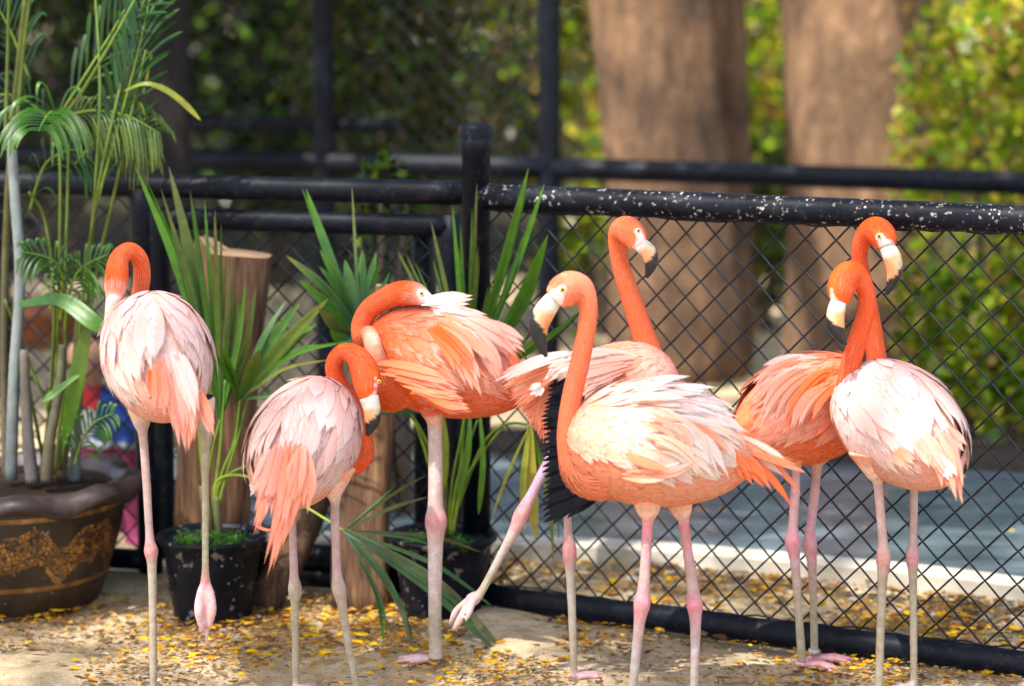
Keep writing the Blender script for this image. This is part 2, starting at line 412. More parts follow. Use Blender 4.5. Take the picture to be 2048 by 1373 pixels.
def pipe(name, a, b, r, parent, mat, sides=20, n=14, wob=0):
    a, b = Vector(a), Vector(b)
    pts = [a.lerp(b, i / n) + Vector((0, 0, rnd(-wob, wob))) for i in range(n + 1)]
    mb = MB(); mb.add(*tube(pts, r, sides)[:2]); return mb.build(name, mat, parent)
fence = empty('chain_link_fence', CORNER, 'black chain-link fence panel with white-spattered top rail, running right from the capped post', 'fence')
E = CORNER + fd * 2.3
pipe('top_rail', CORNER + fd * .02 + Vector((0, 0, 1.125)), E + Vector((0, 0, 1.125)), .0355, fence, MPIPE, 24)
pipe('bottom_pipe', CORNER + fd * .02 + Vector((0, 0, .03)), E + Vector((0, 0, .03)), .035, fence, MPIPE2, 24, 20, .003)
post = MB(); post.add(*lathe([(.038, 0), (.038, 1.235), (.046, 1.245), (.0475, 1.265), (.0475, 1.272), (.045, 1.277), (.0465, 1.282), (.0465, 1.306), (.043, 1.316), (.02, 1.320), (.004, 1.320)], 28, CORNER)[:2])
po = post.build('corner_post', MPIPE2, fence)
wires(fence, CORNER + fd * .04 + Vector((fd.y, -fd.x, 0)) * -.005, fd, 2.2, .062, 1.095)
for z in (.068, 1.089):
    ten = MB(); ten.add(*tube([CORNER + fd * (.04 + 2.2 * i / 60) + Vector((0, 0, z + rnd(-.004, .004))) for i in range(61)], .0026, 5)[:2], (.010, .012, .016))
    ten.build('tension_wire', MWIRE, fence)
pipe('fence_post', E + Vector((0, 0, 0)), E + Vector((0, 0, 1.2)), .038, fence, MPIPE2)

# gate side: header rail, gate frame and side panel, running left from the corner
L0 = Vector((CORNER.x - .03, CORNER.y + .10, 0)); L1 = P(-250, 900, 6.98); L1.z = 0
ld = (L1 - L0).normalized(); LL = (L1 - L0).length
def along(px):                                   # point of the gate line behind pixel column px
    d = ray(px, 700); det = d.x * (-ld.y) + ld.x * d.y; k = (L0.x * (-ld.y) + ld.x * L0.y) / det
    return Vector((d.x * k, d.y * k, 0))
gate = empty('mesh_gate', along(620), 'black tubular gate with chain-link infill standing behind the cut logs', 'gate')
zt, zb = 1.035, .07
gl, gr = along(322), along(903)
pipe('top_bar', gl + Vector((0, 0, zt)), gr + Vector((0, 0, zt)), .031, gate, MPIPE2)
pipe('bottom_bar', gl + Vector((0, 0, zb + .02)), gr + Vector((0, 0, zb + .02)), .035, gate, MPIPE2)
pipe('side_bar', gl + Vector((0, 0, zb)), gl + Vector((0, 0, zt + .031)), .031, gate, MPIPE2)
pipe('side_bar', gr + Vector((0, 0, zb)), gr + Vector((0, 0, zt + .031)), .031, gate, MPIPE2)
mid_ = along(845); pipe('latch_post', mid_ + Vector((0, .09, 0)), mid_ + Vector((0, .09, zt - .03)), .03, gate, MPIPE2)
wires(gate, gl + ld * -.03, -ld, (gr - gl).length - .06, zb + .05, zt - .03)
# threshold under the gate
th = MB(); a, b = along(360), along(870); th.add(*tube([a + Vector((0, 0, .03)), b + Vector((0, 0, .03))], .03, 8)[:2]); th.build('threshold', MPIPE2, gate)
side = empty('side_fence', along(60), 'black chain-link panel under a thick header rail behind the tall potted palm', 'fence')
pipe('header_rail', L1 + Vector((0, 0, 1.125)), L0 + Vector((0, 0, 1.125)), .034, side, MPIPE2, 24, 20)
sp = along(292); pipe('fence_post', sp, sp + Vector((0, 0, 1.12)), .036, side, MPIPE2)
pipe('bottom_bar', L1 + Vector((0, 0, .05)), sp + Vector((0, 0, .05)), .03, side, MPIPE2)
wires(side, sp + ld * .035, ld, (L1 - sp).length - .06, .08, 1.09)

# far fence beyond the pond
def far_pt(px, Y): q = P(px, 500, Y); q.z = 0; return q
f0, f1, f2 = far_pt(-300, 10.0), far_pt(1098, 9.2), far_pt(2500, 8.45)
far = empty('far_fence', f1, 'dark railing beyond the pond with tall posts and a thick horizontal rail', 'fence')
pipe('top_rail', f1 + Vector((0, 0, .99)), f2 + Vector((0, 0, .97)), .042, far, MPIPE2)
pipe('top_rail', f0 + Vector((0, 0, 1.0)), f1 + Vector((0, 0, .99)), .044, far, MPIPE2)
for px in (1098, 676, 20):
    q = f1.lerp(f0, (1098 - px) / 1398) if px <= 1098 else f1.lerp(f2, (px - 1098) / 1402)
    pipe('fence_post', q, q + Vector((0, 0, 2.6 if px < 1500 else 1.0)), .043, far, MPIPE2)
ml = f0.lerp(f1, .45); mr = f0.lerp(f1, .80)
pipe('upper_rail', f0 + Vector((0, .06, 1.12)), mr + Vector((0, .06, 1.14)), .03, far, MPIPE2)
fdv = (f1 - f0); wires(far, f0 + Vector((0, .03, 0)), fdv.normalized(), fdv.length, .06, 2.5, .0402, .0402, .0032, 3)

# ------------------------------------------------------------------ foliage
def leaf_cloud(n, center, rad, size, cols, shell=.0, up=.3):
    """arrays of folded leaf quads spread through a lumpy ellipsoid"""
    mb_v, mb_f, mb_c = [], [], []
    C = np.array(center); R = np.array(rad)
    lumps = [(np.random.normal(size=3), rnd(.35, .7)) for _ in range(9)]
    pts = []
    while len(pts) < n:
        q = np.random.uniform(-1, 1, (n * 3, 3)); r = np.linalg.norm(q, axis=1)
        ok = (r < 1) & (r > shell)
        q = q[ok]
        dens = np.zeros(len(q))
        for d, s in lumps:
            d = d / np.linalg.norm(d) * .6; dens += np.exp(-((q - d) ** 2).sum(1) / (s * s * .35))
        q = q[np.random.rand(len(q)) < np.clip(dens, 0, 1)]
        pts.extend(q.tolist())
    pts = np.array(pts[:n]) * R + C
    k = np.random.normal(size=(n, 3)); k /= np.linalg.norm(k, axis=1)[:, None]
    nn = np.random.normal(size=(n, 3)); nn[:, 2] += up * 3; nn -= k * (nn * k).sum(1)[:, None]; nn /= np.linalg.norm(nn, axis=1)[:, None]
    s = np.cross(k, nn); L = size * np.random.uniform(.6, 1.35, n)[:, None]
    tone = np.random.uniform(.55, 1.3, n)
    cc = np.array(cols)[np.random.randint(0, len(cols), n)] * tone[:, None]
    a = pts - k * L * .5; b = pts + s * L * .30 + nn * L * .08; c = pts + k * L * .5; d = pts - s * L * .30 + nn * L * .08
    V = np.stack([a, b, c, d], 1).reshape(-1, 3); Cc = np.repeat(cc, 4, 0)
    return V, Cc
def cloud_obj(name, parts, parent, mat=None, kind=None):
    V = np.concatenate([p[0] for p in parts]); Cc = np.concatenate([p[1] for p in parts]); n = len(V) // 4
    me = bpy.data.meshes.new(name); me.vertices.add(len(V)); me.vertices.foreach_set('co', V.astype(np.float32).ravel())
    me.loops.add(n * 4); me.polygons.add(n)
    me.loops.foreach_set('vertex_index', np.arange(n * 4, dtype=np.int32))
    me.polygons.foreach_set('loop_start', np.arange(0, n * 4, 4, dtype=np.int32))
    me.update(calc_edges=True)
    a = me.attributes.new('Col', 'FLOAT_COLOR', 'POINT'); c4 = np.ones((len(V), 4), np.float32); c4[:, :3] = Cc
    a.data.foreach_set('color', c4.ravel()); me.materials.append(mat or MFOL)
    return link(name, me, parent)
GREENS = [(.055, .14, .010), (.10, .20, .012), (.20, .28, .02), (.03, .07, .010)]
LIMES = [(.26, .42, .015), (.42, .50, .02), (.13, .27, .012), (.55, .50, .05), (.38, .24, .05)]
DARKS = [(.006, .014, .002), (.010, .022, .003), (.045, .085, .008), (.010, .008, .004)]  # leaf colours lowered to paint in deep background shade
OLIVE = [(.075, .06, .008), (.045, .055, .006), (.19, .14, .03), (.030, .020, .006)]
def bush(name, label, px, Y, rx, ry, h, n, size, cols, cat='bush', group=None, z0=0.0):
    b = P(px, 500, Y); b.z = 0
    o = empty(name, b, label, cat, group)
    parts = [leaf_cloud(n, (b.x, b.y, z0 + h * .5), (rx, ry, h * .58), size, cols)]
    cloud_obj('foliage', parts, o)
    mb = MB()
    for k in range(7):
        a = rnd(0, 6.28); e = Vector((b.x + math.cos(a) * rx * .6, b.y + math.sin(a) * ry * .6, z0 + h * rnd(.5, .85)))
        s = Vector((b.x + rnd(-.08, .08), b.y + rnd(-.05, .05), -.02)); m = s.lerp(e, .5) + Vector((rnd(-.08, .08), 0, .1))
        mb.add(*tube(catmull([s, m, e], 5), list(np.linspace(.022, .006, 11)), 6)[:2], (.10, .07, .045))
    mb.build('stems', MSTEM, o)
    return o
BG = 'shrubs beyond the fences'
bush('lime_bush', 'sunlit lime green bush beside the right-hand thick trunk, behind the pond', 2030, 9.5, .52, .5, 2.2, 3600, .07, LIMES, group=BG)
bush('flowering_bush', 'yellow-green bush with tan leaves behind the lime bush', 2150, 12.5, 1.1, .8, 3.0, 3600, .10, LIMES + [(.35, .22, .10)], group=BG)
bush('gap_bush', 'bright green bush showing in the gap between the two thick trunks', 1520, 14.0, .8, .6, 2.8, 2200, .10, LIMES, group=BG)
bush('yellow_bush', 'pale yellow-green bush between the tall far post and the left thick trunk', 1175, 13.2, .6, .6, 2.8, 2400, .10, LIMES, group=BG)
bush('olive_hedge', 'olive brown hedge behind the capped corner post', 890, 11.6, .78, .45, 2.5, 9000, .060, OLIVE + GREENS[:2], group=BG, z0=.35)
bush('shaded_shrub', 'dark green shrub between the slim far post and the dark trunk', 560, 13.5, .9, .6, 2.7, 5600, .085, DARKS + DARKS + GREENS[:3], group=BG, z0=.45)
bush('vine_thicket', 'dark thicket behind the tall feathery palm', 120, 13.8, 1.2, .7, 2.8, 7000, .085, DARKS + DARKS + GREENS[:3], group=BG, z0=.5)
bush('low_fern_bush', 'small dark bush hanging over the gate below the header rail', 770, 7.5, .14, .12, .42, 420, .05, DARKS + GREENS, group=BG, z0=.72)
bush('verge_bush', 'low bright bush on the far pond bank, at the foot of the lime bush', 1915, 8.95, .30, .22, .75, 1900, .06, LIMES + GREENS[:2], group=BG)
bush('verge_bush', 'low bushy growth on the far pond bank, outermost past the lime bush', 2080, 8.75, .36, .22, .7, 2200, .06, LIMES + GREENS[:2], group=BG)
bush('understorey_bush', 'low green bush low in the gap between the thick trunks', 1520, 11.8, .35, .3, 1.0, 1200, .07, GREENS + DARKS, group=BG)
bush('understorey_bush', 'green and yellow bush low between the tall far post and the left thick trunk', 1215, 11.6, .40, .35, 1.15, 1800, .065, GREENS + LIMES, group=BG)
for k, (px, Y) in enumerate([(-300, 19), (150, 21), (620, 20), (1050, 22), (1500, 20), (1950, 19), (2400, 18)]):
    names = ['broad shrub far behind the vine thicket, on the tall palm side', 'far shrub in line with the feathery palm stems', 'far shrub seen over the gate, past the dark trunk',
             'far shrub in line with the capped post', 'far shrub in line with the gap between thick trunks', 'far shrub behind the lime green bush', 'outermost far shrub past the yellow-green bush']
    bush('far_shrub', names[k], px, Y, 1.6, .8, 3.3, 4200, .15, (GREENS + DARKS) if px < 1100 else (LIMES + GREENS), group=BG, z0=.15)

def trunk_mesh(base, top, r0, r1, seed, sides=26, n=22, flare=.22, lobes=5):
    rs = random.Random(seed); ph = [rs.uniform(0, 6.28) for _ in range(4)]
    vs, fs = [], []
    for i in range(n + 1):
        t = i / n; c = base.lerp(top, t) + Vector((math.sin(t * 3 + ph[0]) * .05, math.sin(t * 2.3 + ph[1]) * .04, 0)) * (t > 0)
        r = r0 + (r1 - r0) * t + r0 * flare * math.exp(-t * n * .28)
        for k in range(sides):
            a = 2 * math.pi * k / sides
            rr = r * (1 + .06 * math.sin(a * lobes + ph[2] + t * .8) + .05 * math.sin(a * 9 + ph[3] - t * 2) + rs.uniform(-.012, .012))
            vs.append(c + Vector((math.cos(a) * rr, math.sin(a) * rr, 0)))
    for i in range(n):
        for k in range(sides):
            a = i * sides + k; b = i * sides + (k + 1) % sides; fs.append((a, b, b + sides, a + sides))
    fs.append(tuple(range(sides - 1, -1, -1))); fs.append(tuple(range(n * sides, n * sides + sides)))
    return vs, fs
def tree(label, px, Y, r0, r1, H, lean, crowns, seed, cols=GREENS, flare=.22, fork=None):
    b = P(px, 500, Y); b.z = -.05
    o = empty('tree', (b.x, b.y, 0), label, 'tree', 'trees beyond the fences')
    mb = MB(); top = b + Vector(lean) + Vector((0, 0, H)); mb.add(*trunk_mesh(b, top, r0, r1, seed, flare=flare))
    if fork:
        mb.add(*trunk_mesh(b + Vector(fork[0]), b + Vector(fork[1]), fork[2], fork[3], seed + 5, flare=.2, lobes=3))
    for c in crowns:
        e = Vector(c[0]); s = top + Vector((0, 0, -.4)); m = s.lerp(e, .5) + Vector((0, 0, .3))
        mb.add(*tube(catmull([s, m, e], 6), list(np.linspace(r1 * .55, .03, 13)), 8)[:2])
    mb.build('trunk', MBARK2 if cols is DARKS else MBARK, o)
    cloud_obj('crown', [leaf_cloud(c[2], c[0], c[1], c[3], cols) for c in crowns], o)
    return o
tree('thick leaning brown trunk with a fluted side, nearer the tall far post', 1338, 10.4, .25, .24, 3.4, (-.20, .2, 0),
     [((-.35, 7.15, 4.6), (2.1, .98, .4), 6500, .15)], 3, fork=((.17, .10, 0), (.19, .40, 3.2), .145, .14))  # unseen crown set toward the sun to shade the lower trunk
tree('thickest straight brown trunk, nearer the lime green bush', 1704, 10.0, .285, .335, 3.4, (.03, .3, 0),
     [((-.2, 5.85, 4.75), (2.6, .62, .35), 4200, .15)], 8)  # unseen crown placed to keep direct sun off the pond
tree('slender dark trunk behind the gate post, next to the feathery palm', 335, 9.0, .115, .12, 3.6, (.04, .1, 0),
     [((-3.3, 9.3, 4.4), (2.3, 2.6, .7), 9000, .20), ((-3.0, 13.8, 4.8), (3.6, 2.8, .8), 11000, .23), ((-1.2, 18.6, 5.2), (5.0, 2.6, 1.0), 10000, .27)], 12, DARKS, .25)  # unseen crowns spread wide to darken the left background
tree('slim leaning stem beside the left thick trunk', 1228, 11.0, .05, .045, 3.0, (-.1, .1, 0), [((.6, 11.6, 3.9), (.8, .8, .5), 500, .13)], 21, flare=.3)

def even_cloud(n, center, rad, size, cols):
    q = np.random.normal(size=(n * 4, 3)); q /= np.linalg.norm(q, axis=1)[:, None]; q *= np.random.rand(len(q), 1) ** (1 / 3); pts = q[:n] * np.array(rad) + np.array(center)
    V, C = leaf_cloud(n, (0, 0, 0), (.001, .001, .001), size, cols); V = V.reshape(n, 4, 3) + pts[:, None, :]
    return V.reshape(-1, 3), C
def unseen_shade_tree():  # tree out of view, added so its high crown softens the sunlight
    b = Vector((-5.2, -.6, 0)); o = empty('tree', b, 'unseen tall thin-leaved tree outside the enclosure, added to soften the sun on the birds', 'tree', 'trees beyond the fences')
    mb = MB(); top = b + Vector((.4, .5, 11.4)); mb.add(*trunk_mesh(b - Vector((0, 0, .05)), top, .26, .15, 41))
    cr = [((-4.3, .45, 13.0), (4.4, 2.6, .9), SHADE_N, .20)]
    for dx, dy in ((-2.5, -.8), (2.2, .8), (.3, -1.5), (.4, 1.6), (-2, 1.2), (3.2, -.6)):
        e = Vector((-4.3 + dx, .45 + dy, 13.1)); s_ = top + Vector((0, 0, -.5)); m = s_.lerp(e, .5) + Vector((0, 0, .25))
        mb.add(*tube(catmull([s_, m, e], 6), list(np.linspace(.07, .02, 13)), 8)[:2])
    mb.build('trunk', MBARK, o); cloud_obj('crown', [even_cloud(c[2], c[0], c[1], c[3], GREENS) for c in cr], o)
SHADE_N = 3000
unseen_shade_tree()
# ================================================================== FLAMINGOS
ORANGE = (.94, .160, .034); DEEP = (.94, .115, .016); PEACH = (.90, .315, .17); PINK = (.88, .40, .31); PALE = (.88, .56, .46)
WHITE = (.84, .735, .70); CREAM = (.86, .63, .47); RED = (.80, .09, .05); BLACK = (.010, .012, .018)
LEGP = (.54, .32, .31); KNEE = (.60, .24, .25); LEGB = (.37, .305, .205); LEGG = (.43, .345, .31)
def mixv(a, b, t): return tuple(a[i] * (1 - t) + b[i] * t for i in range(3))
def jit(c, s=.06): k = rnd(1 - s, 1 + s * .4); return tuple(min(.95, max(0, x * k * rnd(1 - s * .5, 1 + s * .5))) for x in c)

class Torso:
    def __init__(s, C, head, pitch, L, W, H, droop=.18):
        s.C = Vector(C); f = Vector((head[0], head[1], 0)).normalized()
        s.F = (f * math.cos(pitch) + Vector((0, 0, 1)) * math.sin(pitch)).normalized()
        s.R = s.F.cross(Vector((0, 0, 1))).normalized(); s.U = s.R.cross(s.F).normalized()
        s.L, s.W, s.H, s.droop = L, W, H, droop
    def prof(s, t):
        # egg: round chest, slimmer rump
        return max(0.0, math.sin(math.pi * min(1, max(0, t)) ** .82)) ** .62 if 0 < t < 1 else 0.0
    def S(s, t, th, off=0.0):
        t = min(.9985, max(.0015, t)); x = s.L * (.5 - (1 - math.cos(math.pi * t)) / 2)
        pr = math.sqrt(max(0, 1 - (1 - 2 * ((1 - math.cos(math.pi * t)) / 2)) ** 2))
        egg = pr * (1.06 - .16 * t)
        zc = -s.droop * s.H * (t ** 2.2) + .03 * s.H * (1 - t)
        return s.C + s.F * x + s.U * (zc + (s.H / 2 * egg + off) * math.cos(th)) + s.R * ((s.W / 2 * egg + off) * math.sin(th))
    def normal(s, t, th):
        e = 1e-3; a = s.S(t + e, th) - s.S(t - e, th); b = s.S(t, th + e) - s.S(t, th - e)
        n = a.cross(b); n = n.normalized() if n.length > 1e-12 else -s.F
        return n if n.dot(s.S(t, th) - s.C) > 0 else -n
    def mesh(s, k=.93, n=18, m=28):
        vs, fs = [], []
        for i in range(n + 1):
            for j in range(m):
                p = s.S(.002 + .996 * i / n, 2 * math.pi * j / m); vs.append(s.C + (p - s.C) * k)
        for i in range(n):
            for j in range(m):
                a = i * m + j; b = i * m + (j + 1) % m; fs.append((a, b, b + m, a + m))
        fs.append(tuple(range(m - 1, -1, -1))); fs.append(tuple(range(n * m, n * m + m)))
        return vs, fs

WPROF = lambda v: (.30 + .70 * math.sin(min(1, v / .5) * math.pi / 2)) if v < .5 else max(0.02, 1 - ((v - .5) / .5) ** 2.0) ** .72
SOLID = False
def feather(mb, path, normals, width, c0, c1, cols=5, camber=.16, edge=None, ragged=0.0):
    n = len(path); vs, fs, cc, uv, no, al = [], [], [], [], [], []; u0 = rnd(0, 60)
    half = (cols - 1) / 2
    for i in range(n):
        v = i / (n - 1); t = (path[min(i + 1, n - 1)] - path[max(i - 1, 0)]).normalized(); nn = normals[i]
        sd = t.cross(nn); sd = sd.normalized() if sd.length > 1e-9 else Vector((1, 0, 0))
        w = width / 2 * WPROF(v)
        for k in range(cols):
            u = (k - half) / half
            back = t * (-abs(u) * w * .9 * (v > .75)) + t * (ragged * rnd(-1, 1) * (v > .6) * abs(u))
            vs.append(path[i] + sd * (u * w) - nn * (camber * w * u * u) + back)
            al.append(1.0 if SOLID else min(1.0, (1 - abs(u)) * 1.25 + .12) * min(1, (1 - v) * 3.2 + .08) * min(1, .6 + v * 5))
            no.append((nn + sd * (u * .12) - t * .04).normalized())
            c = mixv(c0, c1, min(1, v * 1.15) ** 1.4)
            if edge is not None: c = mixv(c, edge, .55 * abs(u) ** 1.5)
            cc.append(c); uv.append((u0 + u * .5, u0 * 1.7 + v))
    for i in range(n - 1):
        for k in range(cols - 1):
            a = i * cols + k; fs.append((a, a + 1, a + cols + 1, a + cols))
    mb.add(vs, fs, cc, uv, no, al)
def body_feather(mb, T, t, th, length, width, alpha, c0, c1, lift=.006, n=7, grav=.6, edge=None, cols=5, base=.001, curl=0.0):
    """a feather that follows the body's surface backward (alpha turns it downward), then hangs free past the rump"""
    sg = 1 if th >= 0 else -1; path, nor = [], []; ds = length / (n - 1); free = None; d = None; nf = 0
    for i in range(n):
        if free: nf += 1
        if nf > 2: break
        off = base + lift * (i / (n - 1)) ** 1.4
        if free is None:
            p = T.S(t, th, off); nn = T.normal(t, th)
            path.append(p); nor.append(nn)
            e = 1e-3; St = (T.S(t + e, th) - T.S(t - e, th)).length / (2 * e); Sh = (T.S(t, th + e) - T.S(t, th - e)).length / (2 * e)
            a = alpha + curl * i / (n - 1)
            t += ds * math.cos(a) / max(St, .05); th += sg * ds * math.sin(a) / max(Sh, .04)
            if t > .955:
                free = True; d = (path[-1] - path[-2]).normalized() if len(path) > 1 else -T.F
        else:
            d = (d + Vector((0, 0, -1)) * grav * ds / .05).normalized()
            path.append(path[-1] + d * ds); nn = nor[-1] - d * nor[-1].dot(d); nor.append(nn.normalized() if nn.length > 1e-6 else nor[-1])
    if len(path) > 3: feather(mb, path, nor, width, c0, c1, cols, edge=edge)
def plume(mb, a, b, width, c0, c1, bend=(0, 0, 0), n=8, face=None, edge=None, cols=5, ragged=0.0):
    a, b = Vector(a), Vector(b); m = a.lerp(b, .5) + Vector(bend)
    path = [a * (1 - t) ** 2 + m * 2 * t * (1 - t) + b * t * t for t in [i / (n - 1) for i in range(n)]]
    f = Vector(face) if face is not None else Vector((rnd(-.25, .25), -1, rnd(.1, .4)))
    nor = []
    for i in range(n):
        t = (path[min(i + 1, n - 1)] - path[max(i - 1, 0)]).normalized(); q = f - t * f.dot(t); nor.append(q.normalized())
    feather(mb, path, nor, width, c0, c1, cols, edge=edge, ragged=ragged)

class Bird:
    def __init__(s, label, Yb, foot):
        s.Y = Yb; s.root = empty('flamingo', foot, label, 'flamingo', 'flamingos in the enclosure')
        s.segs = []; s.tubes = []; s.patches = []
    def p(s, q): return P(q[0], q[1], s.Y + (q[2] if len(q) > 2 else 0))
    def chain(s, pts, cols, leg=False, sides=12, n=5, squash=None):
        """pts (px,py,dy,radius m); cols: one colour per point"""
        k = len(pts); rows = [(*s.p(q[:3]), q[3] * (.84 if not leg and sides >= 16 and 2 <= i <= k - 5 else .93 if not leg and sides >= 16 and i == k - 4 else 1), *c) for i, (q, c) in enumerate(zip(pts, cols))]
        r = catmull(rows, n)
        s.tubes.append(tube([Vector(x[:3]) for x in r], [max(.002, x[3]) for x in r], sides)[:2])
        rs = r[::2] if len(r) > 12 else r
        if not leg and sides >= 16: s.neck = r
        for i in range(len(rs) - 1): s.segs.append((rs[i], rs[i + 1], leg))
    def torso(s, T, col, chest):
        s.T = T; s.tubes.append(T.mesh()); s.tcol = col; s.tchest = chest
    def toe(s, a, b, r0, r1, c, up=.0):
        m = a.lerp(b, .5) + Vector((0, 0, up)); rows = [(*a, r0, *c), (*m, (r0 + r1) / 2, *c), (*b, r1, *c)]
        r = catmull(rows, 3); s.tubes.append(tube([Vector(x[:3]) for x in r], [x[3] for x in r], 8)[:2])
        s.segs.append((np.array(rows[0]), np.array(rows[1]), True)); s.segs.append((np.array(rows[1]), np.array(rows[2]), True))
    def foot(s, ankle, d, size=.085, spread=.55, c=(.66, .36, .36)):
        """three webbed toes on the ground, heading d"""
        g = Vector((ankle.x, ankle.y, .010)); s.toe(Vector(ankle), g, .013, .013, c)
        d = Vector(d).normalized(); tips = []
        for k, a in enumerate((-spread, 0, spread)):
            dd = Matrix.Rotation(a, 3, 'Z') @ d; tip = g + dd * size * (1.06 if k == 1 else .95); tip.z = .005
            s.toe(g, tip, .0095, .005, c, .006); tips.append(tip)
        s.toe(g, g - d * .022 + Vector((0, 0, .004)), .009, .005, c)
        for i in (0, 1):                               # web
            a = g + Vector((0, 0, .002)); b = tips[i].lerp(g, .18); e = tips[i + 1].lerp(g, .18)
            v = []
            for q in (a, b, (b + e) / 2 * .9 + a * .1, e):
                v += [Vector((q.x, q.y, q.z + .0045)), Vector((q.x, q.y, q.z - .0045))]
            s.tubes.append((v, [(0, 2, 4), (0, 4, 6), (1, 5, 3), (1, 7, 5), (0, 1, 3, 2), (2, 3, 5, 4), (4, 5, 7, 6), (6, 7, 1, 0)]))
            s.segs.append((np.array([*a, .004, *c]), np.array([*((b + e) / 2), .004, .74, .42, .44]), True))
    def patch(s, q, r, c): s.patches.append((np.array(s.p(q)), r, np.array(c)))
    def neck_feathers(s):
        """short velvety feathers down the neck and over the crown, leaving the face bare"""
        r = s.neck; P3 = r[:, :3]; n = len(r); seg = np.linalg.norm(np.diff(P3, axis=0), axis=1); cum = np.concatenate([[0], np.cumsum(seg)]); L = cum[-1]; mb = MB()
        def at(x): return np.array([np.interp(x, cum, r[:, k]) for k in range(7)])
        x = L * .06; row_ = 0
        while x < L * .985:
            q = at(x); rad = q[3]; t = Vector(at(min(L, x + .006))[:3] - at(max(0, x - .006))[:3]).normalized(); e1 = t.orthogonal().normalized(); e2 = t.cross(e1); cnt = max(10, int(2 * math.pi * rad / .0058)); ln = .032 * (1.35 if x < L * .25 else 1)
            for k in range(cnt):
                a = 2 * math.pi * (k + .5 * (row_ % 2) + rnd(-.3, .3)) / cnt; rv = e1 * math.cos(a) + e2 * math.sin(a); path, nor = [], []
                for i in range(4):
                    y = max(0, x + rnd(0, .001) - ln * i / 3); w = at(y); path.append(Vector(w[:3]) + rv * (w[3] * .985 + .0003 + .0007 * i / 3)); nor.append(rv)
                if (path[0] - path[-1]).length < .004: continue
                if any(np.linalg.norm(np.array(path[0]) - c0) < pr + .004 for c0, pr, _ in s.patches): continue
                c = jit(tuple(q[4:7]), .09); c = mixv(c, PALE, rnd(0, .08) + (.14 if random.random() < .08 else 0))
                feather(mb, path, nor, .0072, c, mixv(c, PEACH, .25), cols=3, camber=.05)
            x += .0085; row_ += 1
        mb.build('neck_feathers', MF, s.root)['kind'] = 'stuff'
    def finish(s, voxel=.0042):
        s.neck_feathers()
        mb = MB()
        for t in s.tubes: mb.add(t[0], t[1])
        me = bpy.data.meshes.new('tmp'); me.from_pydata(mb.v, [], mb.f)
        ob = bpy.data.objects.new('tmp', me); COL.objects.link(ob)
        m = ob.modifiers.new('r', 'REMESH'); m.mode = 'VOXEL'; m.voxel_size = voxel; m.adaptivity = 0
        sm = ob.modifiers.new('s', 'SMOOTH'); sm.factor = .5; sm.iterations = 4
        dg = bpy.context.evaluated_depsgraph_get(); dg.update()
        out = bpy.data.meshes.new_from_object(ob.evaluated_get(dg)); bpy.data.objects.remove(ob)
        n = len(out.vertices); co = np.empty(n * 3, np.float32); out.vertices.foreach_get('co', co); co = co.reshape(-1, 3).astype(float)
        W = np.zeros(n); Cc = np.zeros((n, 3)); Lg = np.zeros(n)
        def acc(d, c, leg):
            nonlocal W, Cc, Lg
            w = np.exp(-np.clip(d, -.02, .5) * 420) + 1e-30; W += w; Cc += w[:, None] * c; Lg += w * (1.0 if leg else 0.0)
        for a, b, leg in s.segs:
            A, B = a[:3], b[:3]; ab = B - A; tt = np.clip(((co - A) @ ab) / max(ab @ ab, 1e-12), 0, 1)
            d = np.linalg.norm(co - (A + tt[:, None] * ab), axis=1) - (a[3] + (b[3] - a[3]) * tt)
            acc(np.abs(d), a[4:7] + (b[4:7] - a[4:7]) * tt[:, None], leg)
        T = s.T; q = co - np.array(T.C); x = q @ np.array(T.F) / (T.L / 2); y = q @ np.array(T.R) / (T.W / 2); z = q @ np.array(T.U) / (T.H / 2)
        d = (np.sqrt(x * x + y * y + z * z) - .93) * T.W / 2
        f = np.clip((x + .1) / .9, 0, 1)[:, None]
        acc(np.abs(d) * .8, np.array(s.tcol) * (1 - f) + np.array(s.tchest) * f, False)
        Cc /= W[:, None]; Lg /= W
        for c0, r, cc in s.patches:
            k = np.clip((r - np.linalg.norm(co - c0, axis=1)) / .004, 0, 1)[:, None]; Cc = Cc * (1 - k) + cc * k
        a = out.attributes.new('Col', 'FLOAT_COLOR', 'POINT'); c4 = np.ones((n, 4), np.float32); c4[:, :3] = np.clip(Cc, 0, .95); a.data.foreach_set('color', c4.ravel())
        a = out.attributes.new('leg', 'FLOAT', 'POINT'); a.data.foreach_set('value', Lg.astype(np.float32))
        out.polygons.foreach_set('use_smooth', np.ones(len(out.polygons), bool)); out.materials.clear(); out.materials.append(MS); out.name = 'body'
        link('body', out, s.root)
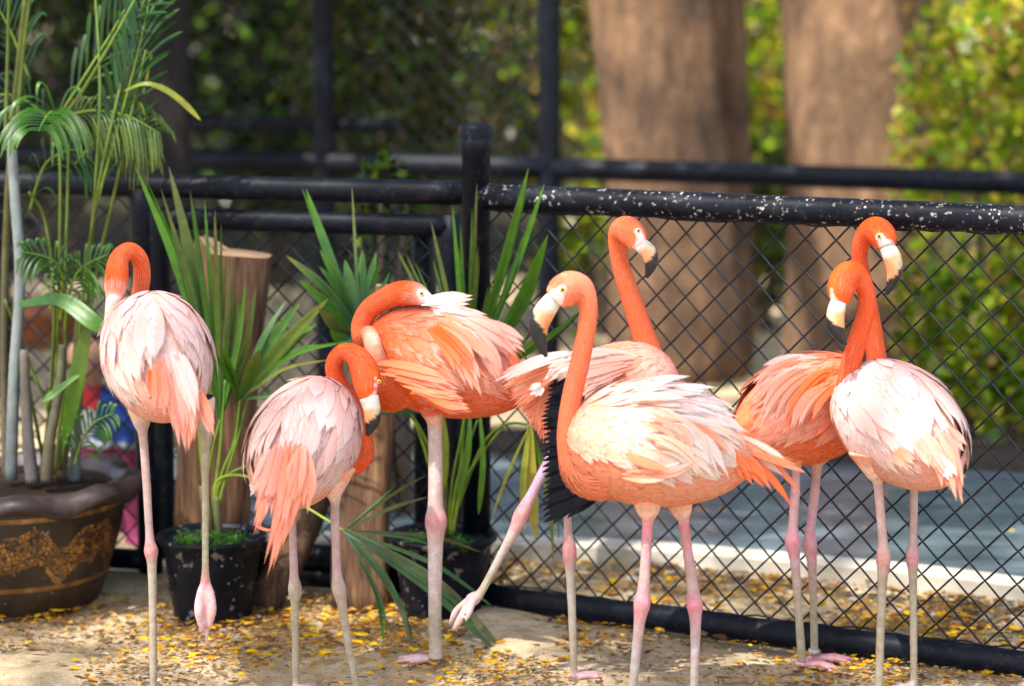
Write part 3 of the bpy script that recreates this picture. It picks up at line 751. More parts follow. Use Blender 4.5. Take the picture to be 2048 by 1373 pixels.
    def bill(s, pts, side=None, white=.34, black=.66):
        """pts (px,py,dy,half height m): lofted hooked bill, pale at the base and black at the tip"""
        r = catmull([(*s.p(q[:3]), q[3]) for q in pts], 8); pp = [Vector(x[:3]) for x in r]; n = len(pp)
        if side is None:
            side = (pp[n // 2] - pp[0]).cross(pp[-1] - pp[n // 2])
        side = Vector(side).normalized(); sides = 16; vs, fs, cc = [], [], []
        for i in range(n):
            t = (pp[min(i + 1, n - 1)] - pp[max(i - 1, 0)]).normalized(); sd = (side - t * side.dot(t)).normalized(); up = t.cross(sd); v = i / (n - 1)
            h = r[i][3]; w = h * (.78 - .15 * v)
            for k in range(sides):
                a = 2 * math.pi * k / sides; ca, sa = math.cos(a), math.sin(a)
                groove = 1 - .16 * math.exp(-((abs(ca) - .18) / .10) ** 2) * (ca < 0.3) * (v > .1)
                vs.append(pp[i] + up * (ca * h) + sd * (sa * w * groove))
                lim = black + .16 * ca + rnd(-.012, .012); inner = min(1, max(0, (ca + .15) / .3)); along_ = min(1, max(0, (v - white) / .10))
                c = mixv((.68, .62, .52), mixv((.56, .44, .27), (.74, .30, .12), inner), along_)
                if v > lim: c = (.012, .013, .018)
                elif abs(ca + .12) < .08 and v > white * .9 and abs(sa) > .3: c = (.03, .025, .03)
                cc.append(c)
        for i in range(n - 1):
            for k in range(sides):
                a = i * sides + k; b = i * sides + (k + 1) % sides; fs.append((a, b, b + sides, a + sides))
        fs.append(tuple(range(sides - 1, -1, -1))); fs.append(tuple(range((n - 1) * sides, n * sides)))
        mb = MB(); mb.add(vs, fs, cc); mb.build('bill', MBILL, s.root)
    def eye(s, q, r=.0062, ring=True):
        c = s.p(q); vs, fs, cc = [], [], []; view = (Vector((0, 0, CAMZ)) - c).normalized()
        out = (view + Vector((0, 0, .05))).normalized(); A = out.orthogonal().normalized(); B = out.cross(A)
        for i in range(9):
            ph = math.pi * i / 8
            for k in range(14):
                a = 2 * math.pi * k / 14
                vs.append(c + out * (math.cos(ph) * r * .8) + (A * math.cos(a) + B * math.sin(a)) * (math.sin(ph) * r))
                cc.append((.008, .008, .008) if i <= 1 else (.72, .62, .10) if i <= 3 else (.8, .72, .5))
        for i in range(8):
            for k in range(14): fs.append((i * 14 + k, i * 14 + (k + 1) % 14, (i + 1) * 14 + (k + 1) % 14, (i + 1) * 14 + k))
        mb = MB(); mb.add(vs, fs, cc); mb.build('eye', MEYE, s.root)
    # ---- plumage
    def plumage(s, pal, seed, small=1.0, ruffle=0.0, wing_lo=1.75, tail=9, skip=(), drape=0):
        """pal: chest, back, flank, covert a/b, long a/b, tail a/b, vent"""
        random.seed(seed); T = s.T; mb = MB()
        # contour feathers all round
        rows = 30
        for i in range(rows):
            t = .09 + .83 * (i / (rows - 1)); pr = (T.S(t, math.pi / 2) - T.S(t, -math.pi / 2)).length; cnt = max(8, int(math.pi * pr / .0125))
            for k in range(cnt):
                th = -math.pi + 2 * math.pi * (k + .5 * (i % 2)) / cnt + rnd(-.05, .05); ab = abs(th)
                if ab < 1.2 and t > .35: continue              # covered by the wings
                f = min(1, max(0, (t - .08) / .5))
                c = mixv(pal['chest'], pal['flank'], f)
                if t > .62 and ab > 1.9: c = mixv(c, pal['vent'], min(1, (t - .62) / .15))
                ln = (.046 + .036 * f) * rnd(.85, 1.2); c = jit(c, .10)
                body_feather(mb, T, t + rnd(-.012, .012), th, ln, ln * rnd(.36, .46), rnd(-.14, .18) + (.35 if ab < 1.5 else -.1), c, mixv(c, WHITE, rnd(.0, .2)), lift=.0006 + ruffle * .0006, n=5, cols=3, base=.0004)
        mb.build('body_feathers', MF, s.root)['kind'] = 'stuff'
        # wings: one object per side
        for sg in (-1, 1):
            if sg in skip: continue
            wb = MB()
            def row(cnt, t0, t1, h0, h1, ln, wd, al, ca, cb, lift, base, curl=0.0, edge=None, n=8):
                for k in range(cnt):
                    u = (k + rnd(-.3, .3)) / max(1, cnt - 1); u2 = random.random()
                    t = t0 + (t1 - t0) * u2; h = h0 + (h1 - h0) * u; q = rnd(.82, 1.18)
                    c = jit(mixv(ca, cb, random.random()), .05)
                    body_feather(wb, T, t, sg * h, ln * q, wd * rnd(.85, 1.15), al + rnd(-.14, .14), mixv(c, pal['under'], rnd(.25, .75)), jit(mixv(c, cb, rnd(.2, .7)), .04), lift=lift * (rnd(.4, 1.05) if ruffle == 0 else rnd(.4, 1.1)), n=n, base=base * .6, curl=curl, edge=edge)
            a, b, la, lb = pal['cov_a'], pal['cov_b'], pal['long_a'], pal['long_b']
            row(64, .40, .60, .30, wing_lo - .15, .150, .026, .42, la, lb, .005, .004, .15)       # greater coverts and secondaries
            row(64, .30, .54, .20, wing_lo - .1, .125, .025, .50, la, lb, .005, .006, .1)
            row(76, .22, .44, .15, wing_lo - .15, .095, .023, .55, mixv(a, la, .5), mixv(b, lb, .5), .005, .007)
            row(100, .13, .34, .10, wing_lo - .25, .064, .021, .55, a, b, .004, .008, n=6)
            row(90, .07, .26, .05, wing_lo - .3, .044, .018, .50, mixv(a, pal['chest'], .4), mixv(a, b, .5), .004, .008, n=5)
            row(44, .36, .56, -.02, .60, .170, .025, .18, la, lb, .009 + ruffle * .012, .008, .10)  # scapulars
            row(40, .28, .46, -.05, .55, .14, .023, .20, mixv(a, la, .5), lb, .007 + ruffle * .016, .009)
            row(42, .16, .34, -.08, .50, .10, .021, .22, a, mixv(b, lb, .4), .006 + ruffle * .014, .009, n=7)
            row(40, .06, .20, -.10, .50, .055, .018, .22, mixv(a, pal['chest'], .5), mixv(a, b, .5), .004, .008, n=5)
            if drape:
                row(drape, .30, .60, .05, 1.25, .17, .044, .28, mixv(PALE, PINK, .25), WHITE, .012, .016, .12)
                row(drape // 2, .16, .34, .05, 1.1, .11, .036, .35, mixv(PALE, PINK, .25), WHITE, .010, .015, .1)
            o = wb.build('wing', MF, s.root)
        # tail
        if not tail: return
        tb = MB()
        for k in range(tail):
            u = (k - (tail - 1) / 2) / max(1, (tail - 1) / 2); base = T.S(.93, 0) * .55 + T.S(.965, math.pi) * .45 + T.R * (u * T.W * .16)
            d = (-T.F + T.R * (u * .35) + Vector((0, 0, -.35 + rnd(-.1, .1)))).normalized(); L = rnd(.10, .14)
            plume(tb, base - d * .03, base + d * L, .030, jit(pal['tail_a'], .08), jit(pal['tail_b'], .08), bend=(0, 0, .012), face=Vector((0, 0, 1)) + T.R * u * .6 - T.F * .4)
        tb.build('tail', MF, s.root)
    def extra(s, name, lst, face=None, ragged=.004):
        """long loose feathers: (px0,py0,dy0, px1,py1,dy1, width px, c0, c1, bend px x, bend px y)"""
        mb = MB()
        for q in lst:
            a = s.p(q[0:3]); b = s.p(q[3:6]); bx, by = (q[9], q[10]) if len(q) > 10 else (0, 0)
            W = M(q[6], s.Y); k = 1 if q[6] < 20 else 3 if q[6] < 30 else 5
            ax = (b - a).normalized().cross(Vector((0, 1, 0))).normalized(); L = (b - a).length
            for i in range(k):
                o = ax * (W * .42 * ((i - (k - 1) / 2) / max(1, (k - 1) / 2)) if k > 1 else 0)
                tipo = o * rnd(.5, 1.3) + (b - a) * (rnd(-.13, .02) if k > 1 else 0) - (b - a) * (.10 * abs(i - (k - 1) / 2) if k > 1 else 0)
                plume(mb, a + o * .6 + (b - a) * (rnd(-.10, .10) if k > 1 else 0) + Vector((0, rnd(-.004, .004), 0)), b + tipo + Vector((0, rnd(-.006, .006), 0)), W * (1.2 if k == 1 else .66 if k == 3 else .46), jit(q[7], .05), jit(mixv(q[7], q[8], rnd(.6, 1)), .05),
                      bend=(M(bx, s.Y), 0, -M(by, s.Y)), n=10, face=face, ragged=ragged, cols=3)
        return mb.build(name, MF, s.root)
    def leg(s, pts, cols): s.chain(pts, cols, True, 12, 5)
def legcols(k, joint, beige=.5, knee=None):
    out = []
    for i in range(k):
        if i == 0: out.append(PEACH)
        elif i == joint: out.append(knee or KNEE)
        elif i < joint: out.append(mixv(LEGP, LEGG, .3) if i > 1 else PALE)
        else: out.append(mixv(LEGG, LEGB, min(1, beige + .15 * (i - joint))))
    return out
def neckcols(k, base, top): return [mixv(base, top, min(1, i / max(1, k * .45))) for i in range(k)]

PAL_WHITE = dict(under=PINK, chest=ORANGE, flank=mixv(PALE, PEACH, .35), vent=PINK, cov_a=mixv(PALE, PINK, .35), cov_b=WHITE, long_a=WHITE, long_b=mixv(WHITE, PALE, .55), tail_a=PINK, tail_b=PEACH, edge=WHITE)
PAL_ORANGE = dict(under=ORANGE, chest=ORANGE, flank=mixv(ORANGE, PEACH, .3), vent=DEEP, cov_a=ORANGE, cov_b=mixv(PEACH, ORANGE, .4), long_a=mixv(PEACH, ORANGE, .35), long_b=mixv(PALE, PEACH, .4), tail_a=PEACH, tail_b=PALE, edge=PALE)
PAL_PEACH = dict(under=mixv(PEACH, ORANGE, .25), chest=mixv(PEACH, ORANGE, .35), flank=mixv(PEACH, CREAM, .25), vent=(.85, .25, .17), cov_a=mixv(PEACH, CREAM, .5), cov_b=CREAM, long_a=CREAM, long_b=WHITE, tail_a=mixv(ORANGE, PEACH, .5), tail_b=PEACH, edge=WHITE)
PAL_PINK = dict(under=PEACH, chest=mixv(ORANGE, PINK, .3), flank=PINK, vent=DEEP, cov_a=PINK, cov_b=PALE, long_a=PALE, long_b=PEACH, tail_a=PEACH, tail_b=ORANGE, edge=PALE)

def foot_depth(y): return G(1000, y).y
# -------- bird seen from behind by the big pot, one leg drawn up
Y = foot_depth(1400); b = Bird('pale flamingo preening over its shoulder with one leg drawn up, beside the brown glazed pot', Y, G(307, 1400))
b.torso(Torso(b.p((314, 712, .03)), (-.30, .95), .16, .42, .25, .272), PALE, ORANGE)
nk = [(285, 690, .17, .055), (276, 640, .22, .034), (280, 590, .23, .025), (284, 555, .22, .0245), (280, 520, .20, .0240), (260, 501, .17, .0240), (239, 516, .15, .0245), (234, 545, .13, .0270), (231, 576, .12, .0265), (228, 602, .11, .0185)]
b.chain(nk, neckcols(len(nk), PEACH, ORANGE)[:-1] + [WHITE], sides=16)
lg = [(283, 790, .02, .045), (281, 820, .01, .030), (284, 852, .005, .0185), (286, 872, 0, .0115), (292, 950, 0, .0105), (299, 1070, 0, .0105), (302, 1102, 0, .0175), (304, 1135, 0, .0115), (306, 1250, 0, .0100), (307, 1398, 0, .0095)]
b.leg(lg, legcols(len(lg), 6)); b.foot(G(307, 1400), (-.2, .9, 0))
lg = [(402, 800, -.02, .035), (410, 850, -.05, .020), (412, 875, -.06, .0155), (411, 910, -.06, .0105), (411, 1010, -.06, .0088), (411, 1130, -.06, .0088), (411, 1170, -.06, .0135)]
b.leg(lg, [PALE, LEGB, LEGB, LEGB, LEGB, LEGB, KNEE])
TOE = (.72, .38, .40)
for q in ([(409, 1165, -.06, .009), (401, 1190, -.072, .0105), (398, 1225, -.078, .0115), (404, 1262, -.07, .005)], [(413, 1165, -.06, .009), (421, 1190, -.07, .0105), (424, 1222, -.072, .0112), (419, 1255, -.066, .005)], [(411, 1168, -.05, .009), (412, 1210, -.05, .010), (414, 1250, -.052, .008), (413, 1285, -.06, .0035)]):
    b.leg(q, [KNEE, TOE, mixv(TOE, PALE, .3), TOE])
b.bill([(228, 598, .105, .020), (224, 630, .10, .018), (218, 655, .10, .013), (222, 680, .10, .004)], white=.75, black=.9)
for q, r in (((226, 606), .022), ((224, 618), .022), ((232, 612), .016), ((212, 570), .008)): b.patch((*q, .09), r, WHITE)
b.plumage(PAL_WHITE, 11, tail=0, drape=16)
b.extra('hanging_feathers', [(334, 735, -.185, 376, 930, -.20, 44, PINK, PINK, 10, -10), (354, 735, -.19, 388, 900, -.21, 40, PALE, PINK, 10, -10), (372, 745, -.19, 374, 935, -.21, 34, PINK, PEACH, 12, 0),
    (392, 780, -.18, 432, 882, -.20, 34, PEACH, PINK, 0, 0), (318, 725, -.18, 330, 850, -.2, 36, PEACH, PINK), (356, 715, -.19, 398, 860, -.21, 44, WHITE, PALE, 8, 0), (305, 740, -.165, 318, 820, -.18, 30, ORANGE, PEACH),
    (288, 792, -.15, 318, 790, -.17, 12, BLACK, BLACK), (402, 800, -.12, 430, 790, -.1, 12, BLACK, BLACK)])
b.finish()

# -------- preening bird, tail to us, before the leaning plank
Y = foot_depth(1395); b = Bird('pale flamingo arching its neck to preen, ragged coral tail hanging before the leaning plank', Y, G(592, 1395))
b.torso(Torso(b.p((607, 885, .02)), (.32, .95), .20, .41, .235, .272), PALE, ORANGE)
nk = [(672, 905, .12, .075), (716, 908, .13, .040), (722, 868, .13, .029), (703, 808, .12, .0245), (674, 762, .11, .0240), (667, 728, .10, .0235), (686, 704, .09, .0245), (714, 714, .08, .029), (730, 744, .07, .034), (734, 774, .06, .031), (737, 797, .055, .0205)]
b.chain(nk, neckcols(len(nk), ORANGE, DEEP)[:-1] + [ORANGE], sides=16)
lg = [(572, 950, .05, .05), (580, 990, .05, .026), (584, 1020, .05, .0115), (586, 1090, .05, .0105), (588, 1150, .05, .0115), (590, 1180, .05, .0178), (590, 1212, .05, .0110), (591, 1280, .05, .0098), (592, 1395, .05, .0095)]
b.leg(lg, legcols(len(lg), 5, .9, (.42, .32, .25))); b.foot(G(592, 1393), (.4, .8, 0))
lg = [(664, 940, .0, .06), (667, 980, .0, .028), (670, 1004, .0, .0125), (670, 1040, 0, .0112), (672, 1100, 0, .0108), (674, 1150, 0, .012), (678, 1178, 0, .0178), (685, 1215, 0, .0118), (697, 1290, 0, .0100), (718, 1398, 0, .0095)]
b.leg(lg, legcols(len(lg), 6, .9, (.42, .32, .25))); b.foot(G(718, 1396), (.4, .8, 0))
b.bill([(738, 795, .05, .0235), (744, 820, .045, .021), (744, 845, .04, .0185), (735, 872, .04, .004)], side=(.3, -1, 0), white=.25, black=.56)
for q in ((757, 757), (757, 772), (755, 788), (750, 802), (742, 808), (735, 812)): b.patch((*q, .035), .0125 if q[0] > 752 else .019, WHITE)
b.eye((758, 764, .045), .005)
b.plumage(PAL_WHITE, 12, tail=0, drape=16)
C1, C2 = (.93, .46, .34), (.93, .29, .16)
b.extra('hanging_feathers', [(552, 895, -.155, 500, 1092, -.19, 40, C1, C2, 14, -10), (574, 898, -.16, 530, 1172, -.2, 40, C1, C2, 22, -10), (596, 902, -.165, 552, 1120, -.2, 40, C1, C2, 12, 0), (600, 898, -.165, 580, 1030, -.19, 40, C1, C2),
    (610, 905, -.16, 614, 1036, -.18, 38, C1, C2, 10, 0), (562, 890, -.155, 524, 1060, -.19, 44, PINK, C1), (545, 900, -.15, 505, 1000, -.17, 30, PALE, PINK), (585, 898, -.165, 560, 1080, -.2, 40, C2, C1),
    (520, 960, -.12, 500, 995, -.12, 26, PALE, WHITE), (545, 1060, -.19, 505, 1045, -.19, 7, C2, C2, 0, 12)])
b.finish()

# -------- sleeper on one thick leg
Y = foot_depth(1328); b = Bird('salmon flamingo on one leg, head laid back and bill tucked into its feathers', Y, G(872, 1325))
b.torso(Torso(b.p((893, 718, .02)), (-.98, .12), .02, .43, .245, .275, .25), mixv(ORANGE, PEACH, .4), ORANGE)
nk = [(790, 760, -.02, .085), (760, 745, -.07, .042), (750, 710, -.085, .0285), (744, 682, -.085, .0255), (737, 668, -.055, .0245), (725, 678, -.01, .0265), (721, 655, .02, .0285), (736, 622, .03, .0300), (766, 600, .02, .0315), (798, 587, .005, .0325), (828, 588, -.01, .0290), (852, 598, -.02, .0185), (868, 604, -.02, .010)]
b.chain(nk, [ORANGE, ORANGE, PEACH, mixv(PEACH, CREAM, .5), PEACH] + [ORANGE] * 6 + [WHITE, WHITE], sides=16)  # paler at the bend: light from above painted into the neck colour
lg = [(866, 780, -.02, .085), (866, 822, -.02, .036), (868, 838, -.02, .0225), (870, 862, -.02, .0185), (871, 940, -.02, .0185), (871, 1010, -.02, .0200), (872, 1042, -.02, .0285), (871, 1082, -.02, .0205), (870, 1160, -.02, .0180), (870, 1260, -.02, .0170), (872, 1318, -.02, .0180)]
b.leg(lg, [ORANGE, RED, PALE, (.62, .47, .44), (.62, .47, .44), (.62, .45, .42), KNEE, (.62, .45, .42), (.62, .47, .44), LEGB, (.6, .45, .42)])
b.foot(G(872, 1326), (-1, -.18, 0), .105, .42, (.70, .42, .40))
b.bill([(852, 600, -.02, .016), (880, 606, -.02, .014), (905, 613, -.01, .010), (925, 625, 0, .004)], white=.9, black=.99)
for q, r in (((842, 587), .012), ((849, 594), .016), ((858, 600), .022), ((868, 604), .022)): b.patch((*q, -.035), r, WHITE)
b.eye((843, 587, -.040), .0055)
b.plumage(PAL_ORANGE, 13, wing_lo=1.62)
b.extra('loose_feathers', [(850, 604, -.09, 962, 590, -.10, 22, WHITE, PALE, 0, -4), (862, 612, -.09, 950, 608, -.1, 24, PALE, PALE, 0, -3), (870, 618, -.1, 990, 640, -.1, 30, WHITE, PINK, 0, -6),
    (880, 640, -.125, 1000, 740, -.12, 44, PEACH, PALE, 16, -12), (860, 650, -.125, 955, 770, -.13, 44, ORANGE, PEACH, 18, -12), (920, 640, -.12, 1040, 720, -.1, 44, PALE, PINK, 14, -10), (955, 650, -.11, 1065, 715, -.08, 44, PINK, PALE, 12, -8),
    (940, 660, -.12, 1010, 780, -.11, 40, PALE, PINK, 16, -6), (900, 690, -.125, 965, 800, -.125, 40, PEACH, PALE, 14, -4), (960, 795, -.06, 1040, 782, -.06, 34, RED, RED, 0, 6), (940, 805, -.06, 1000, 800, -.06, 26, DEEP, RED)])
b.extra('thigh_feathers', [(762 + 11 * k, 735 + 7 * k, -.118 - .002 * (k % 3), 915 + 4 * k, 770 + 6 * k, -.125, 34, mixv(PEACH, ORANGE, rnd(.3, .9)), mixv(PINK, PEACH, rnd(.0, .9)), 10, -14 + 3 * k) for k in range(10)])
b.finish()

# -------- wing-stretching bird in the rear
Y = foot_depth(1362) ; b = Bird('flamingo stretching a black-edged wing and one lifted leg behind the S-necked bird', Y, G(1148, 1362))
b.torso(Torso(b.p((1228, 790, .06)), (.90, .42), .12, .34, .22, .245), PINK, ORANGE)
nk = [(1280, 800, .1, .075), (1312, 770, .12, .046), (1305, 725, .12, .0375), (1288, 672, .12, .0330), (1265, 605, .11, .0295), (1245, 545, .10, .0262), (1236, 500, .09, .0252), (1238, 468, .075, .0290), (1252, 460, .055, .0345), (1268, 474, .03, .0310), (1278, 494, .02, .0210)]
b.chain(nk, neckcols(len(nk), ORANGE, mixv(ORANGE, PEACH, .25)), sides=16)
lg = [(1128, 880, .03, .045), (1131, 935, .03, .020), (1133, 975, .03, .0115), (1136, 1060, .02, .0110), (1139, 1105, .01, .0185), (1141, 1150, .01, .0125), (1145, 1250, 0, .0105), (1148, 1360, 0, .0100)]
b.leg(lg, legcols(len(lg), 4, .3)); b.foot(G(1148, 1362), (.8, .4, 0))
LL_ = (.62, .36, .50)
lg = [(1140, 850, -.02, .04), (1112, 900, -.04, .017), (1090, 938, -.05, .0135), (1062, 992, -.06, .0130), (1043, 1030, -.06, .0195), (1030, 1060, -.06, .0155), (1008, 1100, -.06, .0115), (965, 1180, -.06, .0105), (950, 1196, -.06, .0165), (938, 1204, -.06, .0165)]
b.leg(lg, [PEACH, LL_, LL_, LL_, KNEE, LEGP, LEGG, LEGB, LEGP, LEGP])
for q in ([(942, 1202, -.06, .012), (925, 1228, -.075, .0085), (918, 1243, -.075, .0095), (907, 1260, -.07, .0045)], [(940, 1200, -.05, .011), (916, 1218, -.045, .0085), (908, 1232, -.045, .009), (900, 1248, -.04, .0042)], [(944, 1204, -.07, .011), (938, 1228, -.09, .0075), (930, 1244, -.09, .0035)]):
    b.leg(q, [(.64, .44, .41)] * len(q))
b.bill([(1277, 487, .018, .0180), (1297, 505, .01, .0200), (1302, 528, .005, .0165), (1293, 556, .005, .004)], side=(.35, -1, .2), white=.14, black=.50)
for q, r in (((1278, 463), .012), ((1281, 475), .013), ((1282, 487), .017), ((1277, 498), .016)): b.patch((*q, .005), r, WHITE)
b.eye((1277, 462, .004), .0052)
b.plumage(PAL_PINK, 14, wing_lo=1.5, tail=0)
# opened wing: black flight feathers below pale coverts
wl = []
for k in range(28):
    u = k / 27; y = 768 + 230 * u; tilt = 6 + 70 * max(0, u - .35) ** 1.2
    wl.append((1196 + 4 * math.sin(k), y - 10 + 12 * u - tilt * .35, -.075 - .0014 * k, 1084 + 14 * (u < .25) * (1 - 4 * u) + rnd(-3, 3) + 10 * max(0, u - .6), y + tilt, -.085 - .0014 * k, 18, BLACK, BLACK, 0, -4))
wl.append((1200, 955, -.10, 1108, 1046, -.125, 32, BLACK, BLACK, 0, 6)); wl.append((1205, 975, -.10, 1124, 1030, -.128, 26, BLACK, BLACK, 0, 6))
SOLID = True
b.extra('flight_feathers', wl, face=(.1, -1, .25), ragged=.0)
SOLID = False
cv = []
for k in range(16):
    u = k / 15; cv.append((1250 - 20 * u, 742 + 95 * u, -.10, 1188 + 12 * u, 768 + 72 * u, -.11, 30, PEACH, PINK, 0, -6))
for k in range(14):
    u = k / 13; cv.append((1262 - 60 * u, 726 + 40 * u, -.112, 1150 + 18 * u, 752 + 66 * u, -.118, 32, PINK, PALE, 0, -8))
for k in range(10):
    u = k / 9; cv.append((1225 - 90 * u, 716 + 14 * u, -.112, 1110 - 26 * u, 745 + 20 * u, -.118, 34, PALE, WHITE if k % 2 else PALE, 0, -8))
for k in range(12):
    u = k / 11; cv.append((1110 - 8 * u, 728 + 28 * u, -.09, 985 + 40 * u, 762 + 62 * u, -.07, 30, PEACH, PALE if k % 3 == 0 else PEACH, 0, -10))
for k in range(12):
    u = k / 11; cv.append((1100 - 4 * u, 765 + 12 * u, -.065, 1030 + 68 * u, 830 + 78 * u, -.055, 36, PEACH, (.9, .30, .18), 0, 6))
cv.append((1085, 772, -.13, 1058, 792, -.13, 24, WHITE, WHITE)); cv.append((1140, 708, -.10, 978, 770, -.10, 20, WHITE, PALE, 0, -16)); cv.append((1250, 712, -.10, 1100, 716, -.11, 26, PALE, WHITE, 0, -6))
b.extra('wing_coverts', cv, face=(.1, -1, .3), ragged=.003)
b.finish()

# -------- the sharp one in front
Y = foot_depth(1432); b = Bird('peach flamingo in side view with its neck in an S and wind-ruffled white back feathers', Y, G(1330, 1432))
b.torso(Torso(b.p((1318, 890, .0)), (-.99, -.08), .0, .445, .25, .285, .12), mixv(PEACH, CREAM, .4), mixv(PEACH, ORANGE, .2))
nk = [(1225, 915, 0, .105), (1180, 935, -.01, .072), (1148, 918, -.015, .043), (1137, 870, -.02, .0315), (1143, 800, -.02, .0275), (1160, 725, -.02, .0260), (1174, 655, -.02, .0248), (1176, 610, -.02, .0262), (1163, 580, -.02, .0330), (1143, 576, -.02, .0395), (1124, 586, -.022, .0375), (1109, 600, -.024, .0280)]
NK5 = mixv(ORANGE, PEACH, .38)
b.chain(nk, [mixv(PEACH, CREAM, .2), PEACH, PEACH] + [NK5] * 5 + [mixv(NK5, PINK, .2)] * 4, sides=18)
lg = [(1300, 940, -.03, .075), (1296, 990, -.03, .043), (1296, 1025, -.03, .026), (1296, 1040, -.03, .0150), (1295, 1055, -.03, .0132), (1291, 1130, -.03, .0130), (1287, 1180, -.03, .0155), (1284, 1208, -.03, .0205), (1279, 1245, -.03, .0140), (1271, 1320, -.03, .0118), (1260, 1430, -.03, .0110)]
lc = [PEACH, PEACH, PALE, (.75, .2, .22), (.72, .22, .27), LEGP, LEGP, (.72, .22, .27), LEGP, LEGG, LEGB]
b.leg(lg, lc); b.foot(G(1260, 1430), (-1, -.2, 0))
lg = [(1345, 940, .05, .075), (1356, 990, .05, .040), (1364, 1025, .05, .024), (1367, 1040, .05, .0145), (1369, 1055, .05, .0128), (1379, 1130, .05, .0126), (1386, 1180, .05, .0150), (1389, 1208, .05, .0200), (1391, 1245, .05, .0140), (1390, 1320, .05, .0115), (1387, 1420, .05, .0108)]
b.leg(lg, lc); b.foot(G(1387, 1422), (-1, -.1, 0))
b.bill([(1109, 597, -.024, .0205), (1089, 624, -.026, .0245), (1077, 652, -.026, .0235), (1082, 688, -.026, .0135), (1093, 714, -.026, .004)], side=(0, 1, 0), white=.16, black=.48)
for q, r in (((1124, 581), .013), ((1117, 590), .016), ((1108, 598), .024), ((1112, 612), .019), ((1098, 600), .020)): b.patch((*q, -.055), r, WHITE)
b.eye((1125, 580, -.067), .0068)
b.plumage(PAL_PEACH, 15, ruffle=1.0, wing_lo=1.70, tail=7)
O5 = mixv(ORANGE, PEACH, .6)
b.extra('loose_feathers', [(1260, 775, -.03, 1388, 752, -.03, 14, WHITE, WHITE, 0, -8), (1250, 790, -.06, 1345, 762, -.06, 16, WHITE, WHITE, 0, -6), (1290, 785, -.04, 1442, 776, -.03, 14, WHITE, WHITE, 0, -14), (1300, 800, -.06, 1420, 782, -.04, 16, WHITE, WHITE, 0, -10), (1320, 795, -.05, 1470, 812, -.02, 14, WHITE, WHITE, 0, -14),
    (1330, 810, -.07, 1485, 838, -.04, 16, WHITE, WHITE, 0, -16), (1340, 820, -.09, 1465, 822, -.05, 18, WHITE, WHITE, 0, -12), (1350, 820, -.1, 1505, 872, -.05, 18, WHITE, WHITE, 12, -18), (1370, 840, -.11, 1500, 890, -.06, 20, WHITE, CREAM, 12, -14),
    (1280, 800, -.09, 1400, 790, -.08, 16, CREAM, WHITE, 0, -12), (1260, 800, -.1, 1380, 800, -.1, 18, CREAM, WHITE, 0, -14),
    (1330, 830, -.125, 1440, 960, -.11, 34, CREAM, WHITE, 34, -24), (1310, 835, -.13, 1400, 960, -.12, 34, mixv(O5, CREAM, .5), CREAM, 34, -22), (1340, 850, -.13, 1470, 975, -.1, 38, WHITE, WHITE, 30, -26), (1290, 840, -.132, 1375, 900, -.13, 22, mixv(O5, CREAM, .35), CREAM, 26, -18),
    (1300, 870, -.135, 1420, 968, -.125, 34, CREAM, CREAM, 22, -18), (1320, 890, -.135, 1445, 970, -.12, 36, CREAM, WHITE, 20, -18), (1360, 850, -.125, 1480, 930, -.08, 30, O5, CREAM, 20, -16),
    (1380, 870, -.11, 1500, 930, -.05, 26, WHITE, CREAM, 16, -12)])
b.extra('drooping_tail', [(1470, 900, -.03, 1552, 992, -.03, 26, O5, O5, 8, -6), (1470, 890, -.02, 1590, 1025, -.02, 16, O5, ORANGE, 16, -14), (1480, 880, -.0, 1608, 1000, 0, 15, PEACH, PEACH, 20, -14), (1475, 870, .02, 1585, 935, .02, 14, CREAM, WHITE, 8, -10),
    (1470, 890, -.02, 1575, 958, 0, 18, CREAM, WHITE, 0, -10), (1460, 900, -.05, 1530, 978, -.04, 26, ORANGE, O5), (1455, 895, -.06, 1510, 970, -.05, 26, O5, O5), (1450, 890, -.07, 1490, 965, -.06, 24, ORANGE, O5)])
b.extra('flank_fold', [(1255, 905, -.138, 1345, 938, -.142, 18, mixv(ORANGE, PEACH, .7), PEACH, -4, 14), (1285, 945, -.135, 1398, 920, -.13, 24, PEACH, WHITE, 0, 16), (1250, 948, -.132, 1370, 945, -.135, 30, PEACH, CREAM, 0, 8)])
b.finish()

# -------- orange bird by the fence with a leg ring
Y = foot_depth(1340); b = Bird('bright orange flamingo with a metal ring on one ankle, standing close to the fence pipe', Y, G(1610, 1340))
b.torso(Torso(b.p((1610, 818, .02)), (.93, .30), .06, .41, .23, .268, .2), mixv(ORANGE, PEACH, .4), ORANGE)
nk = [(1690, 815, .06, .085), (1735, 775, .10, .046), (1752, 728, .11, .0320), (1748, 680, .11, .0285), (1737, 610, .11, .0255), (1723, 545, .10, .0238), (1719, 505, .09, .0235), (1730, 472, .075, .0275), (1750, 461, .055, .0345), (1766, 474, .035, .0335), (1774, 494, .025, .0245)]
b.chain(nk, neckcols(len(nk), ORANGE, DEEP), sides=16)
lc = [ORANGE, PEACH, LEGP, (.62, .34, .40), (.62, .34, .40), (.72, .25, .34), LEGP, LEGB, LEGB]
lg = [(1588, 880, -.03, .06), (1590, 920, -.03, .028), (1592, 938, -.03, .0130), (1590, 990, -.03, .0125), (1586, 1055, -.03, .0130), (1585, 1085, -.03, .0200), (1590, 1125, -.03, .0130), (1597, 1220, -.03, .0108), (1604, 1325, -.03, .0115)]
b.leg(lg, lc); b.foot(G(1606, 1338), (1, -.2, 0), .085, .35, (.74, .30, .36))
lg = [(1640, 880, .05, .06), (1634, 920, .05, .028), (1633, 938, .05, .0135), (1628, 1000, .05, .0130), (1620, 1062, .05, .0130), (1620, 1092, .05, .0190), (1624, 1130, .05, .0125), (1627, 1220, .05, .0102), (1629, 1310, .05, .0105)]
